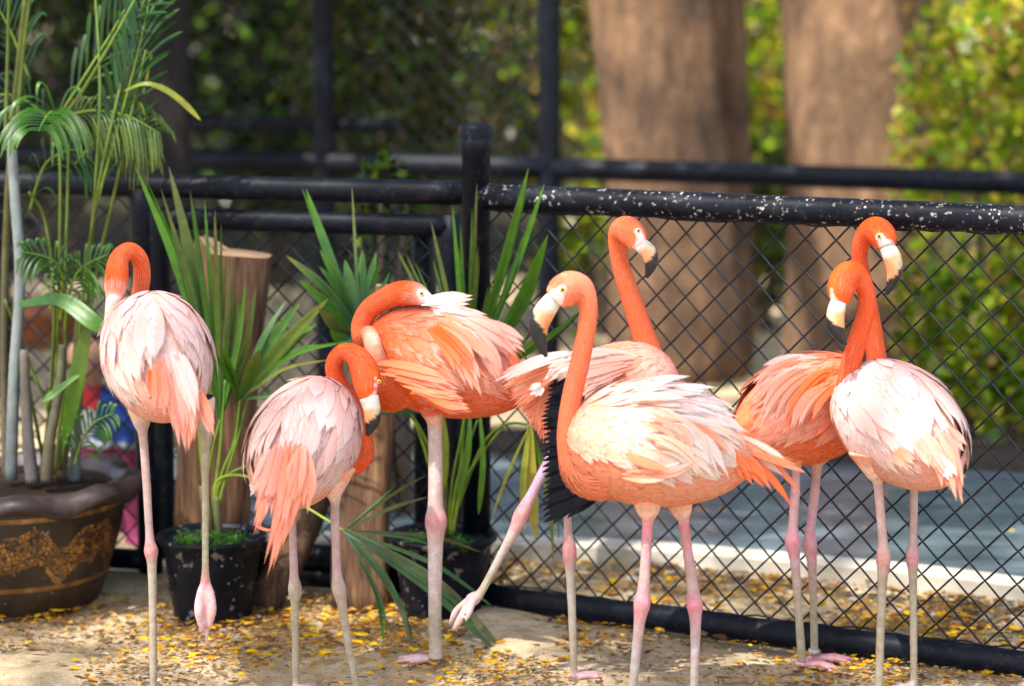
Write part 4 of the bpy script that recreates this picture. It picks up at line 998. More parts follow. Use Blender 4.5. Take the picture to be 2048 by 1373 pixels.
b.leg(lg, lc); b.foot(G(1630, 1326), (1, .1, 0), .095, .3, (.74, .30, .36))
c = b.p((1628, 1303, .05)); mb = MB(); mb.add(*lathe([(.0125, -.005), (.0142, -.005), (.0142, .005), (.0125, .005)], 20, c)[:2], (.45, .44, .42)); mb.build('leg_ring', MMETAL, b.root)
b.bill([(1773, 493, .022, .0195), (1784, 516, .015, .0230), (1789, 545, .01, .0205), (1782, 570, .008, .0125), (1772, 590, .008, .004)], side=(.2, -1, .1), white=.16, black=.54)
for q, r in (((1760, 475), .012), ((1766, 484), .014), ((1773, 494), .021), ((1780, 496), .018)): b.patch((*q, .008), r, WHITE)
b.eye((1758, 473, .0), .0062)
b.plumage(PAL_ORANGE, 16, ruffle=.5, wing_lo=1.6)
b.extra('loose_feathers', [(1640, 720, -.02, 1512, 752, -.02, 20, PALE, WHITE, 0, -18), (1620, 715, -.02, 1520, 735, -.02, 18, WHITE, PALE, 0, -12), (1600, 722, -.04, 1495, 790, -.03, 22, PEACH, PALE, -12, -14), (1640, 740, -.1, 1540, 880, -.11, 34, PEACH, PALE, -30, -20), (1660, 745, -.11, 1560, 885, -.12, 34, ORANGE, PEACH, -24, -20),
    (1620, 735, -.1, 1510, 870, -.1, 34, PEACH, PALE, -26, -22), (1600, 740, -.09, 1495, 855, -.08, 32, PALE, PEACH, -24, -20), (1650, 770, -.12, 1575, 880, -.125, 30, PEACH, PALE, -20, -14), (1670, 770, -.12, 1600, 860, -.125, 28, ORANGE, PEACH, -18, -12), (1590, 755, -.09, 1485, 835, -.06, 30, PEACH, PALE, -14, -14),
    (1560, 865, -.09, 1498, 872, -.08, 14, BLACK, BLACK, 0, -3), (1560, 880, -.06, 1480, 878, -.05, 30, RED, (.85, .22, .2), 0, 6)])
b.finish()

# -------- white-backed bird in front on the right
Y = foot_depth(1395); b = Bird('white-backed flamingo seen from behind, neck curving over toward the orange one beside it', Y, G(1790, 1395))
b.torso(Torso(b.p((1799, 848, .02)), (-.52, .85), .16, .41, .238, .275), PALE, ORANGE)
nk = [(1735, 855, .1, .075), (1700, 825, .11, .043), (1694, 780, .10, .0325), (1703, 725, .08, .0285), (1720, 665, .06, .0258), (1734, 615, .05, .0248), (1728, 572, .04, .0258), (1706, 548, .03, .0320), (1690, 558, .02, .0345), (1682, 582, .01, .0320), (1678, 606, .005, .0210)]
b.chain(nk, neckcols(len(nk), ORANGE, DEEP), sides=16)
lg = [(1748, 900, .0, .065), (1752, 945, 0, .029), (1756, 965, 0, .0140), (1758, 990, 0, .0120), (1764, 1060, 0, .0115), (1766, 1090, 0, .0130), (1767, 1118, 0, .0185), (1765, 1160, 0, .0125), (1761, 1260, 0, .0108), (1757, 1398, 0, .0105)]
b.leg(lg, legcols(len(lg), 6, .6)); b.foot(G(1757, 1397), (-.5, .7, 0))
lg = [(1832, 900, .06, .06), (1829, 950, .06, .024), (1828, 972, .06, .0115), (1828, 1000, .06, .0105), (1827, 1060, .06, .0100), (1826, 1090, .06, .0115), (1825, 1116, .06, .0165), (1826, 1160, .06, .0105), (1827, 1260, .06, .0095), (1828, 1390, .06, .0095)]
b.leg(lg, legcols(len(lg), 6, .6)); b.foot(G(1828, 1390), (-.5, .7, 0))
b.bill([(1677, 604, .0, .0190), (1671, 632, -.005, .0215), (1675, 662, -.008, .0180), (1692, 691, -.01, .004)], side=(.25, 1, 0), white=.18, black=.50)
for q, r in (((1657, 568), .011), ((1658, 582), .011), ((1661, 594), .012), ((1666, 604), .014), ((1674, 614), .018)): b.patch((*q, -.012), r, CREAM)
b.plumage(PAL_WHITE, 17, tail=0, drape=16)
b.extra('hanging_feathers', [(1862, 872, -.165, 1915, 1012, -.2, 44, C1, C2, 12, -10), (1882, 872, -.155, 1926, 1018, -.18, 36, PINK, C1, 12, -8), (1850, 880, -.17, 1890, 960, -.2, 36, C1, PINK), (1872, 910, -.18, 1912, 965, -.2, 26, WHITE, WHITE, 8, 6), (1890, 855, -.12, 1935, 912, -.13, 28, PINK, PALE),
    (1838, 878, -.17, 1860, 940, -.19, 34, PINK, C1),
    (1790, 900, -.15, 1830, 945, -.17, 34, C2, PINK)])
b.finish()
random.seed(99)
# ================================================================== POTS, LOGS, PALMS
def blade(mb, pts, width, c0, c1, face, n=9, pleat=.22, tip=.75, cols=5):
    """long leaf strip through points (Vectors), pleated across"""
    r = catmull([tuple(p) for p in pts], max(3, n // (len(pts) - 1))); path = [Vector(x) for x in r]; n = len(path); f = Vector(face)
    vs, fs, cc, uv = [], [], [], []; half = (cols - 1) / 2
    for i in range(n):
        v = i / (n - 1); t = (path[min(i + 1, n - 1)] - path[max(i - 1, 0)]).normalized(); q = f - t * f.dot(t); nn = q.normalized() if q.length > 1e-6 else t.orthogonal().normalized(); sd = t.cross(nn)
        w = width / 2 * ((.35 + .65 * min(1, v / .45)) if v < tip else max(.04, (1 - ((v - tip) / (1 - tip)) ** 1.6)))
        for k in range(cols):
            u = (k - half) / half
            vs.append(path[i] + sd * (u * w) + nn * (pleat * w * (abs(u) if cols == 3 else (.5 if k % 2 else 0) + abs(u) * .6)))
            cc.append(mixv(c0, c1, v)); uv.append((u, v))
    for i in range(n - 1):
        for k in range(cols - 1): a = i * cols + k; fs.append((a, a + 1, a + cols + 1, a + cols))
    mb.add(vs, fs, cc, uv)
G1, G2, G3 = (.030, .125, .008), (.085, .225, .010), (.014, .065, .010)
YG = (.20, .27, .02); YEL = (.45, .42, .05); BLUEG = (.02, .085, .04)
def petiole(name, parent, pts, r0, r1, c0, c1):
    r = catmull([tuple(p) for p in pts], 6); n = len(r); mb = MB(); vs, fs, _ = tube([Vector(x) for x in r], list(np.linspace(r0, r1, n)), 7)
    mb.add(vs, fs, [mixv(c0, c1, (i // 7) / (n - 1)) for i in range(len(vs))]); return mb.build(name, MSTEM, parent)
def fan_leaf(plant, stem, hub, blades, c0=G1, c1=G2, sag=0, pc=(YG, G2)):
    """stem: picture points (x,y,Y) ending at the hub; blades (tipx,tipy,dY,width px[,bend x,bend y])"""
    H = P(*hub); pt = petiole('leaf', plant, [P(*q) for q in stem] + [H], .0045, .003, *pc)
    for q in blades:
        T = P(q[0], q[1], hub[2] + q[2]); bx, by = (q[4], q[5]) if len(q) > 5 else (0, sag)
        m = H.lerp(T, .55) + Vector((M(bx, hub[2]), 0, -M(by, hub[2]))); mb = MB(); k = rnd(.75, 1.15)
        a, b = (q[6], q[7]) if len(q) > 7 else (tuple(x * k for x in c0), tuple(x * k for x in c1))
        if q[3] > 13:                                   # a narrower neighbour overlapping each blade
            T2 = T + Vector((M(rnd(-26, 26), hub[2]), rnd(-.03, .03), M(rnd(-10, 26), hub[2]))); m2 = H.lerp(T2, .55) + Vector((M(bx, hub[2]), rnd(-.02, .02), -M(by, hub[2]))); mb2 = MB()
            blade(mb2, [H, m2, H.lerp(T2, rnd(.75, .98))], M(q[3] * .42, hub[2]), mixv(a, G3, .5), mixv(b, G1, .5), (rnd(-.5, .5), -1, rnd(0, .5)), 12, .3, .45); mb2.build('leaflet', MLEAF, pt)
        blade(mb, [H, m, T], M(q[3] * .66, hub[2]), a, mixv(b, (.22, .13, .05), .0 if random.random() < .6 else .5), (rnd(-.5, .5), -1, rnd(.0, .5)), 12, .35, .5)
        mb.build('leaflet', MLEAF, pt)
def frond(plant, pts, n, length, width, c0, c1, droop=.5, spread=.9, first=.12, side=(1, -1), ang=.9, face=(0, -1, .5)):
    """feather palm frond: rachis through (x,y,Y) and paired drooping leaflets"""
    r = catmull([tuple(P(*q)) for q in pts], 8); path = [Vector(x) for x in r]; m = len(path)
    rc = petiole('frond', plant, path[::4] + [path[-1]], .0042, .0015, YG, G2)
    Yr = pts[0][2]; Lm = M(length, Yr)
    for i in range(n):
        u = first + (1 - first) * i / (n - 1); x = u * (m - 1); j = min(m - 2, int(x)); b = path[j].lerp(path[j + 1], x - j); t = (path[j + 1] - path[j]).normalized()
        sd = t.cross(Vector(face)).normalized()
        for sg in side:
            L = Lm * (math.sin(math.pi * (.18 + .74 * u)) ** .6) * rnd(.85, 1.1)
            d = (t * math.cos(ang) + sd * (sg * math.sin(ang) * spread) + Vector((0, rnd(-.25, .15), rnd(-.05, .15)))).normalized()
            p1 = b + d * L * .45 + Vector((0, 0, L * .06)); p2 = b + d * L * .82 + Vector((0, 0, -L * droop * .35)); p3 = b + d * L * .98 + Vector((0, 0, -L * droop))
            mb = MB(); k = rnd(.75, 1.2); blade(mb, [b, p1, p2, p3], M(width * .72, Yr), tuple(q * k * .75 for q in c0), tuple(q * k * .8 for q in c1), (0, -.6, .8), 9, .2, .6, 3); mb.build('leaflet', MLEAF, rc)  # leaflet colours lowered as well, part of the palm's painted shade

# ---- big glazed pot
pc = P(20, 1100, 6.52); pc.z = 0
gp = empty('glazed_pot', pc, 'large dark brown glazed pot with wavy rim and ochre scaled ornament', 'pot')
prof = [(.235, 0), (.243, .012), (.262, .06), (.285, .13), (.305, .20), (.318, .265), (.322, .30), (.318, .318)]
mb = MB(); vs, fs, uv = lathe(prof, 96, pc); mb.add(vs, fs, (1, 1, 1), uv); mb.build('body', MGLAZE, gp)
def wv(j, a, r, z):
    k = math.sin(a * 9 + .6); return (r + (.018 * k if j in (1, 2, 3) else .004 * k), z + (.020 * k if j in (1, 2) else .010 * k if j in (3, 4) else 0))
mb = MB(); vs, fs, uv = lathe([(.312, .300), (.362, .305), (.372, .318), (.355, .345), (.325, .352), (.300, .345), (.292, .30)], 108, pc, wv); mb.add(vs, fs, (.045, .030, .026)); mb.build('rim', mat_vcol('glazed_rim', .45, .45, 35, .5, 0, .2), gp)
mb = MB(); mb.add(*lathe([(.292, .29), (.28, .315), (.2, .335), (.1, .34), (.01, .345)], 40, pc)[:2], (.03, .02, .013)); mb.build('soil', MSOIL, gp)
def plastic_pot(px, py, Yc, R, H, label):
    c = P(px, py, Yc); c.z = 0; o = empty('plant_pot', c, label, 'pot', 'black plastic nursery pots'); q = R / .145
    mb = MB(); mb.add(*lathe([(.100 * q, 0), (.103 * q, .004)] + [(.103 * q + .026 * q * i / 16 + (.0012 if i % 2 else 0), .004 + (H - .034) * i / 16) for i in range(1, 17)] + [(.134 * q, H - .028), (.136 * q, H - .01)], 56, c)[:2]); mb.build('body', MPOT, o)
    mb = MB(); mb.add(*lathe([(.133 * q, H - .016), (.146 * q, H - .014), (.148 * q, H - .004), (.146 * q, H), (.130 * q, H), (.126 * q, H - .02), (.12 * q, H - .035)], 56, c)[:2]); mb.build('rim', MPOT, o)
    mb = MB(); mb.add(*lathe([(.127 * q, H - .04), (.11 * q, H - .026), (.05 * q, H - .022), (.01, H - .02)], 32, c)[:2], (.025, .018, .012)); mb.build('soil', MSOIL, o)
    return c
pa = plastic_pot(425, 1150, 6.33, .146, .228, 'scuffed black plastic pot with pale paint flakes beside the leaning log')
pb = plastic_pot(885, 1150, 6.36, .146, .222, 'black plastic pot under the fan palm at the capped post')
def weed(c, n, spread, label):
    o = empty('weed_tuft', c, label, 'weed', 'weeds sprouting in the pots'); mb = MB()
    for k in range(n):
        a = rnd(0, 6.28); h = rnd(.02, .055); b = c + Vector((math.cos(a) * rnd(.01, spread), math.sin(a) * rnd(.01, spread), 0)); e = b + Vector((rnd(-.02, .02), rnd(-.02, .02), h))
        mb.add(*tube([b, b.lerp(e, .5) + Vector((rnd(-.004, .004), 0, 0)), e], .0009, 4)[:2], (.05, .15, .015))
        for j in range(9):
            p = b.lerp(e, rnd(.3, 1)) + Vector((rnd(-.013, .013), rnd(-.013, .013), rnd(-.004, .006))); s = rnd(.004, .007); d = Vector((rnd(-1, 1), rnd(-1, 1), rnd(-.3, .4))).normalized(); q = d.cross(Vector((0, 0, 1))).normalized()
            mb.add([p - d * s, p + q * s * .6, p + d * s, p - q * s * .6], [(0, 1, 2, 3)], jit((.06, .22, .018), .2))
    w = mb.build('leaves', MFOL, o); w['kind'] = 'stuff'
weed(pa + Vector((-.055, -.06, .20)), 30, .04, 'bright green weeds left of the palm stem in the scuffed pot')
weed(pa + Vector((.05, -.065, .20)), 34, .045, 'bright green weeds right of the palm stem in the scuffed pot')
weed(pb + Vector((.05, -.10, .195)), 26, .05, 'thin weeds trailing over the rim of the pot at the post')
weed(pb + Vector((-.06, -.06, .195)), 16, .03, 'sparse weeds at the foot of the fan palm by the post')

# ---- cut timber
def log(name, label, base, top, rx, ry, mat, jag=0.0, seed=1, cut=True, sides=22):
    rs = random.Random(seed); base, top = Vector(base), Vector(top); o = empty(name, (base.x, base.y, 0), label, 'log', 'cut timber by the gate')
    ax = (top - base).normalized(); sx = Vector((1, 0, 0)); sx = (sx - ax * sx.dot(ax)).normalized(); sy = ax.cross(sx); n = 16; vs, fs = [], []
    ph = [rs.uniform(0, 6.28) for _ in range(6)]
    for i in range(n + 1):
        t = i / n; c = base.lerp(top, t) + sx * (.006 * math.sin(t * 5 + ph[0]))
        for k in range(sides):
            a = 2 * math.pi * k / sides; w = 1 + .05 * math.sin(a * 3 + ph[1] + t) + .03 * math.sin(a * 7 + ph[2] + t * 3) + rs.uniform(-.008, .008)
            sq = (abs(math.cos(a)) ** 3.2 + abs(math.sin(a)) ** 3.2) ** (-1 / 3.2)
            vs.append(c + sx * (math.cos(a) * rx * sq * w) + sy * (math.sin(a) * ry * sq * w) + ax * (jag * (math.cos(a) < -.5) * rs.uniform(.3, 1) if i == n else 0))
    for i in range(n):
        for k in range(sides): a = i * sides + k; b = i * sides + (k + 1) % sides; fs.append((a, b, b + sides, a + sides))
    fs.append(tuple(range(sides - 1, -1, -1)))
    mb = MB(); mb.add(vs, fs); mb.build('trunk_wood', mat, o)
    ring = vs[n * sides:(n + 1) * sides]; cen = sum((Vector(q) for q in ring), Vector()) / sides
    vv = [cen - ax * .004] + [cen.lerp(Vector(q), .5) for q in ring] + [Vector(q) for q in ring]; ff = [(0, 1 + k, 1 + (k + 1) % sides) for k in range(sides)] + [(1 + k, 1 + sides + k, 1 + sides + (k + 1) % sides, 1 + (k + 1) % sides) for k in range(sides)]
    mb = MB(); mb.add(vv, ff); mb.build('cut_end', MCUT, o, smooth=False)
a = P(408, 1185, 6.62); a.z = -.01
log('cut_log', 'thick cut log with splintered corner leaning behind the scuffed pot', a, P(462, 505, 6.60), .105, .075, MWOOD, .05, 4)
a = P(718, 1212, 6.42); a.z = -.01
log('cut_post', 'upright squared timber between the two black plastic pots', a, P(742, 570, 6.50), .076, .05, MWOOD, 0, 9)
a = P(530, 1220, 6.42); a.z = .0
log('leaning_plank', 'dark plank leaning slantwise behind the preening flamingo', a, P(640, 968, 6.55), .045, .035, MWOOD2, 0, 6)

# ---- fan palm in the scuffed pot
fp = empty('fan_palm', pa + Vector((0, 0, .2)), 'fan palm with tall upright blades growing in the scuffed pot', 'palm', 'potted fan palms')
Ya = 6.33
petiole('stem', fp, [pa + Vector((-.012, 0, .19)), pa + Vector((-.01, -.01, .27)), pa + Vector((-.02, 0, .36))], .020, .012, (.09, .07, .05), (.12, .12, .04))
petiole('stem', fp, [pa + Vector((.02, .01, .19)), pa + Vector((.015, 0, .26)), pa + Vector((.015, 0, .33))], .017, .010, (.09, .07, .05), (.12, .13, .04))
fan_leaf(fp, [(415, 1060, Ya), (412, 980, Ya), (425, 900, Ya)], (440, 840, Ya), [(270, 332, .05, 27, 10, -20), (322, 378, -.03, 20, 4, -10), (338, 334, .08, 36, 6, -10), (380, 380, 0, 16, 0, 0), (409, 398, .05, 16, 0, 0), (430, 420, -.04, 17, 0, 0), (456, 514, .03, 20, 6, 0), (492, 560, 0, 18, 8, 0), (512, 576, .05, 22, 10, 10), (400, 520, .05, 22), (360, 470, .03, 22)], G1, G2)
fan_leaf(fp, [(425, 1060, Ya), (440, 960, Ya), (470, 880, Ya)], (480, 800, Ya - .02), [(656, 598, -.08, 44, -14, 6), (625, 642, -.05, 40, -8, 10), (600, 606, .05, 38, -10, 0), (520, 700, -.06, 46, 0, -4), (448, 696, -.08, 34, -2, -6), (706, 682, -.1, 15, -20, -24), (660, 720, -.1, 10, -10, -18, YG, YG), (545, 660, .06, 34), (580, 700, .03, 30, 0, 6), (600, 800, -.04, 16, 10, -10)], G1, G2)
fan_leaf(fp, [(430, 1050, Ya), (432, 965, Ya), (500, 955, Ya - .03), (600, 1008, Ya - .1)], (688, 1062, 6.16), [(767, 1288, -.12, 15, 20, -4), (827, 1309, -.15, 19, 26, -6), (1014, 1326, -.2, 22, 8, -14), (1004, 1298, -.16, 44, 10, -24), (984, 1212, -.08, 15, 14, -18), (965, 1106, .0, 12, 20, -14), (852, 951, .08, 10, 0, -8), (858, 994, .06, 12, 0, -8), (785, 977, .1, 7), (930, 1240, -.1, 16, 10, -14), (800, 1200, -.1, 12, 12, 0), (890, 1100, 0, 10, 10, -8)], G3, G1, pc=(YG, YG))
for q in ([(418, 1060, Ya), (405, 940, Ya), (395, 800, Ya), (400, 640, Ya + .05)], [(428, 1060, Ya), (445, 980, Ya), (480, 860, Ya), (500, 780, Ya)], [(430, 1060, Ya), (440, 965, Ya), (520, 925, Ya), (600, 915, Ya)], [(420, 1060, Ya), (440, 900, Ya), (450, 760, Ya)]):
    petiole('petiole', fp, [P(*x) for x in q], .0055, .003, YG, (.07, .17, .02))

# ---- fan palm by the capped post
fq = empty('fan_palm', pb + Vector((0, 0, .2)), 'fan palm with blunt blades and one yellow drooping leaf in the pot by the post', 'palm', 'potted fan palms')
Yb_ = 6.36
petiole('stem', fq, [pb + Vector((-.005, 0, .18)), pb + Vector((.0, 0, .26)), pb + Vector((.005, 0, .36))], .018, .012, (.10, .08, .04), (.16, .16, .04))
fan_leaf(fq, [(895, 1060, Yb_), (905, 960, Yb_), (925, 860, Yb_)], (935, 770, Yb_), [(1057, 337, -.1, 30, 4, 0), (1089, 368, -.08, 24, 6, 0), (954, 366, -.05, 16), (905, 411, .0, 16), (862, 443, .03, 15), (917, 495, .0, 13), (956, 492, -.04, 15), (1096, 470, -.15, 46, 14, 10), (795, 502, .06, 16), (812, 510, .05, 12), (830, 526, .03, 12), (1158, 624, -.15, 22, 10, 6), (1075, 672, -.1, 24, 4, 4), (985, 560, -.05, 14)], G1, G2)
fan_leaf(fq, [(890, 1060, Yb_), (860, 900, Yb_), (790, 780, Yb_ - .05)], (720, 665, Yb_ - .06), [(573, 512, -.05, 30, 6, -8), (612, 378, .02, 30, -4, 0), (704, 374, .05, 10), (640, 500, .0, 34, 4, -6), (638, 617, -.1, 48, 0, 12), (660, 660, -.1, 40, 0, 16), (690, 520, .03, 40), (725, 500, .06, 34), (752, 505, .05, 30), (780, 545, .04, 16), (600, 560, -.06, 34, 6, 6)], BLUEG, G2)
fan_leaf(fq, [(900, 1060, Yb_), (960, 900, Yb_), (1010, 850, Yb_ - .1)], (1060, 850, Yb_ - .2), [(1072, 1082, -.02, 44, -4, 0, YEL, (.50, .46, .06)), (1107, 1128, 0, 15, 12, 0), (1050, 1060, -.03, 26, -8, 0, (.30, .36, .03), YEL), (985, 1032, .02, 11, -4, 0, YG, YEL), (1092, 1000, .03, 18, 6, 0)], G2, YG)
for q in ([(892, 1070, Yb_), (884, 960, Yb_), (886, 830, Yb_)], [(900, 1070, Yb_), (915, 960, Yb_), (955, 840, Yb_)], [(905, 1070, Yb_), (930, 960, Yb_), (1000, 860, Yb_)], [(888, 1070, Yb_), (850, 900, Yb_), (800, 780, Yb_)], [(900, 1070, Yb_), (925, 900, Yb_ + .03), (930, 800, Yb_)]):
    petiole('petiole', fq, [P(*x) for x in q], .006, .003, YG, (.10, .20, .02))
for q in (((878, 800, Yb_), (884, 990, Yb_ - .02), 20, YG), ((940, 830, Yb_), (915, 1000, Yb_ - .04), 14, G2), ((960, 830, Yb_), (957, 1030, Yb_ - .05), 12, G2), ((700, 830, Yb_ - .1), (900, 810, Yb_ - .1), 26, G3)):
    mb = MB(); a, b_ = P(*q[0]), P(*q[1]); blade(mb, [a, a.lerp(b_, .5) + Vector((.01, -.02, .01)), b_], M(q[2], Yb_), q[3], q[3], (.2, -1, .2), 10, .25); mb.build('leaflet', MLEAF, fq)

# ---- tall feather palm in the glazed pot
ap = empty('feather_palm', pc + Vector((0, 0, .33)), 'tall clump of feather palm with pale canes growing in the glazed pot', 'palm')
YA = 6.52
def cane(pts, r0, r1, c0, c1):
    petiole('cane', ap, [P(*q) for q in pts], r0, r1, c0, c1)
PALECANE = (.27, .30, .29); BRN = (.11, .085, .06); YC = (.12, .145, .012)  # cane colours darkened to paint in the shade over this palm
cane([(22, 960, YA - .1), (28, 760, YA - .1), (40, 560, YA - .08), (30, 400, YA - .05), (22, 270, YA)], .017, .013, (.18, .21, .20), PALECANE)
cane([(65, 965, YA - .12), (55, 860, YA - .12), (48, 700, YA - .12)], .020, .012, (.18, .17, .16), (.13, .11, .08))
cane([(92, 965, YA - .15), (100, 880, YA - .15), (118, 780, YA - .12), (125, 690, YA - .1)], .017, .010, BRN, (.14, .14, .06))
cane([(120, 960, YA - .05), (135, 850, YA - .05), (150, 740, YA), (160, 600, YA)], .016, .009, BRN, YC)
cane([(150, 965, YA), (152, 860, YA), (162, 730, YA), (165, 600, YA)], .016, .010, (.15, .19, .19), YC)
cane([(12, 965, YA + .05), (8, 700, YA + .05), (14, 430, YA + .05), (30, 200, YA), (50, 0, YA)], .013, .007, BRN, YC)
for q in ([(80, 960), (100, 800), (108, 600), (90, 440), (58, 385)], [(100, 950), (112, 760), (118, 560), (120, 330), (105, 225)], [(108, 950), (128, 760), (130, 560), (135, 400), (137, 290)], [(120, 940), (150, 760), (170, 560), (205, 330), (265, 80), (300, -30)], [(120, 940), (160, 740), (190, 560), (230, 380), (262, 230), (292, 100)], [(90, 940), (75, 860), (45, 700), (40, 560)], [(108, 900), (95, 820), (60, 730), (10, 600)],
          [(115, 940), (165, 700), (180, 520), (190, 380), (200, 180), (190, -20)], [(110, 250), (160, 190), (220, 90), (275, -10)], [(30, 300), (45, 120), (62, -20)], [(10, 300), (15, 120), (18, -20)]):
    cane([(x, y, YA - .05 + rnd(-.06, .04)) for x, y in q], .0058, .0036, YC, (.10, .17, .02))
frond(ap, [(135, 300, YA - .1), (112, 228, YA - .15), (92, 235, YA - .25), (78, 262, YA - .35)], 15, 125, 13, G1, G2, .55, first=.3)
frond(ap, [(108, 240, YA), (180, 222, YA - .02), (255, 232, YA - .05), (318, 268, YA - .05)], 22, 75, 7, G1, YG, .75, first=.1)
frond(ap, [(150, 330, YA), (225, 250, YA), (270, 285, YA), (300, 330, YA)], 16, 60, 5, G1, YG, .7)
frond(ap, [(190, 420, YA - .05), (240, 240, YA - .05), (275, 110, YA - .05), (303, -20, YA)], 16, 150, 15, G3, G1, .1, side=(1, -1), ang=.5)
frond(ap, [(120, 230, YA), (190, 120, YA), (250, 20, YA), (275, -40, YA)], 14, 150, 12, G3, G1, .12, ang=.55)
frond(ap, [(100, 240, YA + .05), (50, 200, YA + .05), (0, 190, YA + .05), (-60, 210, YA + .05)], 14, 90, 10, G3, G1, .6)
frond(ap, [(60, 160, YA + .08), (20, 60, YA + .08), (-20, -10, YA + .08)], 14, 130, 10, G3, G1, .3)
frond(ap, [(120, 640, YA - .12), (125, 560, YA - .15), (105, 520, YA - .2), (50, 505, YA - .25)], 15, 70, 9, G1, G2, .5)
frond(ap, [(130, 660, YA - .1), (140, 580, YA - .15), (165, 535, YA - .2), (215, 510, YA - .22)], 15, 75, 9, G1, G2, .5)
frond(ap, [(150, 930, YA - .15), (165, 880, YA - .2), (190, 845, YA - .25), (225, 828, YA - .28)], 12, 62, 8, G1, G2, .35)
frond(ap, [(60, 420, YA), (90, 330, YA), (150, 300, YA), (190, 330, YA)], 13, 80, 7, G3, G1, .6)
for q in ([(250, 182, YA - .08), (290, 168, YA - .1), (330, 180, YA - .1), (365, 205, YA - .1), (402, 242, YA - .1)], [(245, 150, YA), (275, 115, YA), (302, 108, YA), (295, 150, YA), (285, 190, YA)]):
    mb = MB(); blade(mb, [P(*x) for x in q], M(13 if len(q) and q[-1][0] > 350 else 5, YA), YG, (.34, .34, .03), (0, -.8, .6), 16, .2, .8, 3); mb.build('leaflet', MLEAF, ap)
for q in (((38, 610, YA - .15), (120, 600, YA - .2), (180, 640, YA - .25), (215, 665, YA - .25), 34, G1), ((182, 640, YA - .2), (165, 700, YA - .2), (150, 780, YA - .2), (125, 900, YA - .15), 34, (.10, .14, .015)), ((165, 745, YA - .2), (130, 770, YA - .22), (105, 790, YA - .24), (84, 805, YA - .25), 15, G2)):
    mb = MB(); blade(mb, [P(*x) for x in q[:4]], M(q[4], YA), q[5], G2, (0, -.8, .5), 14, .25, .7); mb.build('leaflet', MLEAF, ap)

# ---- crouching child beyond the side fence, far out of focus
def child():
    Yc = 7.35; o = empty('person', G(235, 1085), 'crouching child in a red, white and blue top and pink trousers beyond the side fence', 'person')
    def tubes(lst): return [tube(catmull([(*P(x, y, Yc + d), r) for x, y, d, r in q], 5)[:, :3], list(catmull([(*P(x, y, Yc + d), r) for x, y, d, r in q], 5)[:, 3]), 10)[:2] for q in lst]
    def fuse(name, lst, col):
        mb = MB()
        for t in tubes(lst): mb.add(*t)
        me = bpy.data.meshes.new('tmp'); me.from_pydata(mb.v, [], mb.f); ob = bpy.data.objects.new('tmp', me); COL.objects.link(ob)
        m = ob.modifiers.new('r', 'REMESH'); m.mode = 'VOXEL'; m.voxel_size = .009; s = ob.modifiers.new('s', 'SMOOTH'); s.iterations = 4
        dg = bpy.context.evaluated_depsgraph_get(); dg.update(); out = bpy.data.meshes.new_from_object(ob.evaluated_get(dg)); bpy.data.objects.remove(ob)
        n = len(out.vertices); co = np.empty(n * 3, np.float32); out.vertices.foreach_get('co', co); co = co.reshape(-1, 3)
        a = out.attributes.new('Col', 'FLOAT_COLOR', 'POINT'); c4 = np.ones((n, 4), np.float32); c4[:, :3] = np.array([col(p) for p in co]); a.data.foreach_set('color', c4.ravel())
        out.polygons.foreach_set('use_smooth', np.ones(len(out.polygons), bool)); out.materials.clear(); out.materials.append(MCLOTH); out.name = name; return link(name, out, o)
    SK = (.45, .24, .15)
    fuse('body', [[(180, 770, 0, .035), (178, 740, -.01, .055), (180, 705, -.01, .07), (184, 680, 0, .045)], [(180, 775, 0, .05), (190, 830, 0, .10), (215, 900, 0, .10), (222, 930, 0, .09)],
        [(225, 925, -.05, .075), (262, 885, -.12, .055), (268, 960, -.1, .045), (275, 1060, -.08, .035), (272, 1085, -.1, .035), (288, 1092, -.16, .025)], [(205, 930, .05, .075), (245, 890, -.02, .055), (252, 980, .02, .045), (255, 1060, .04, .035), (262, 1085, 0, .028)],
        [(205, 800, -.08, .045), (232, 840, -.1, .036), (250, 880, -.16, .028), (258, 890, -.2, .022)], [(165, 800, .02, .045), (160, 860, -.06, .036), (200, 890, -.16, .026), (212, 892, -.19, .02)]],
        lambda p: (SK if p[2] > P(180, 768, Yc).z else (.30, .015, .02) if p[2] > P(180, 810, Yc).z and p[0] < P(205, 800, Yc).x else (.015, .04, .16) if p[0] > P(203, 800, Yc).x and p[2] > P(180, 862, Yc).z else (.30, .30, .32) if p[2] > P(180, 878, Yc).z else (.27, .045, .12)))
    fuse('hair', [[(172, 735, .03, .04), (178, 700, .02, .072), (186, 680, .01, .05)]], lambda p: (.02, .013, .01))
child()
tp = P(75, 660, 11.3); tp.z = 0
tc = empty('stand_in_planter', tp, 'added planter standing in for sunlit reddish ground, out of focus behind the pale palm cane', 'planter')  # made-up planter standing in for a patch of sunlit reddish ground
mb = MB(); mb.add(*lathe([(.16, 0), (.22, .16), (.24, .16), (.24, .2), (.21, .2), (.2, .15)], 32, tp)[:2], (.55, .20, .09)); mb.build('body', MCLOTH, tc)
mb = MB(); mb.add(*lathe([(.2, .16), (.1, .17), (.01, .175)], 24, tp)[:2], (.03, .02, .013)); mb.build('soil', MSOIL, tc)

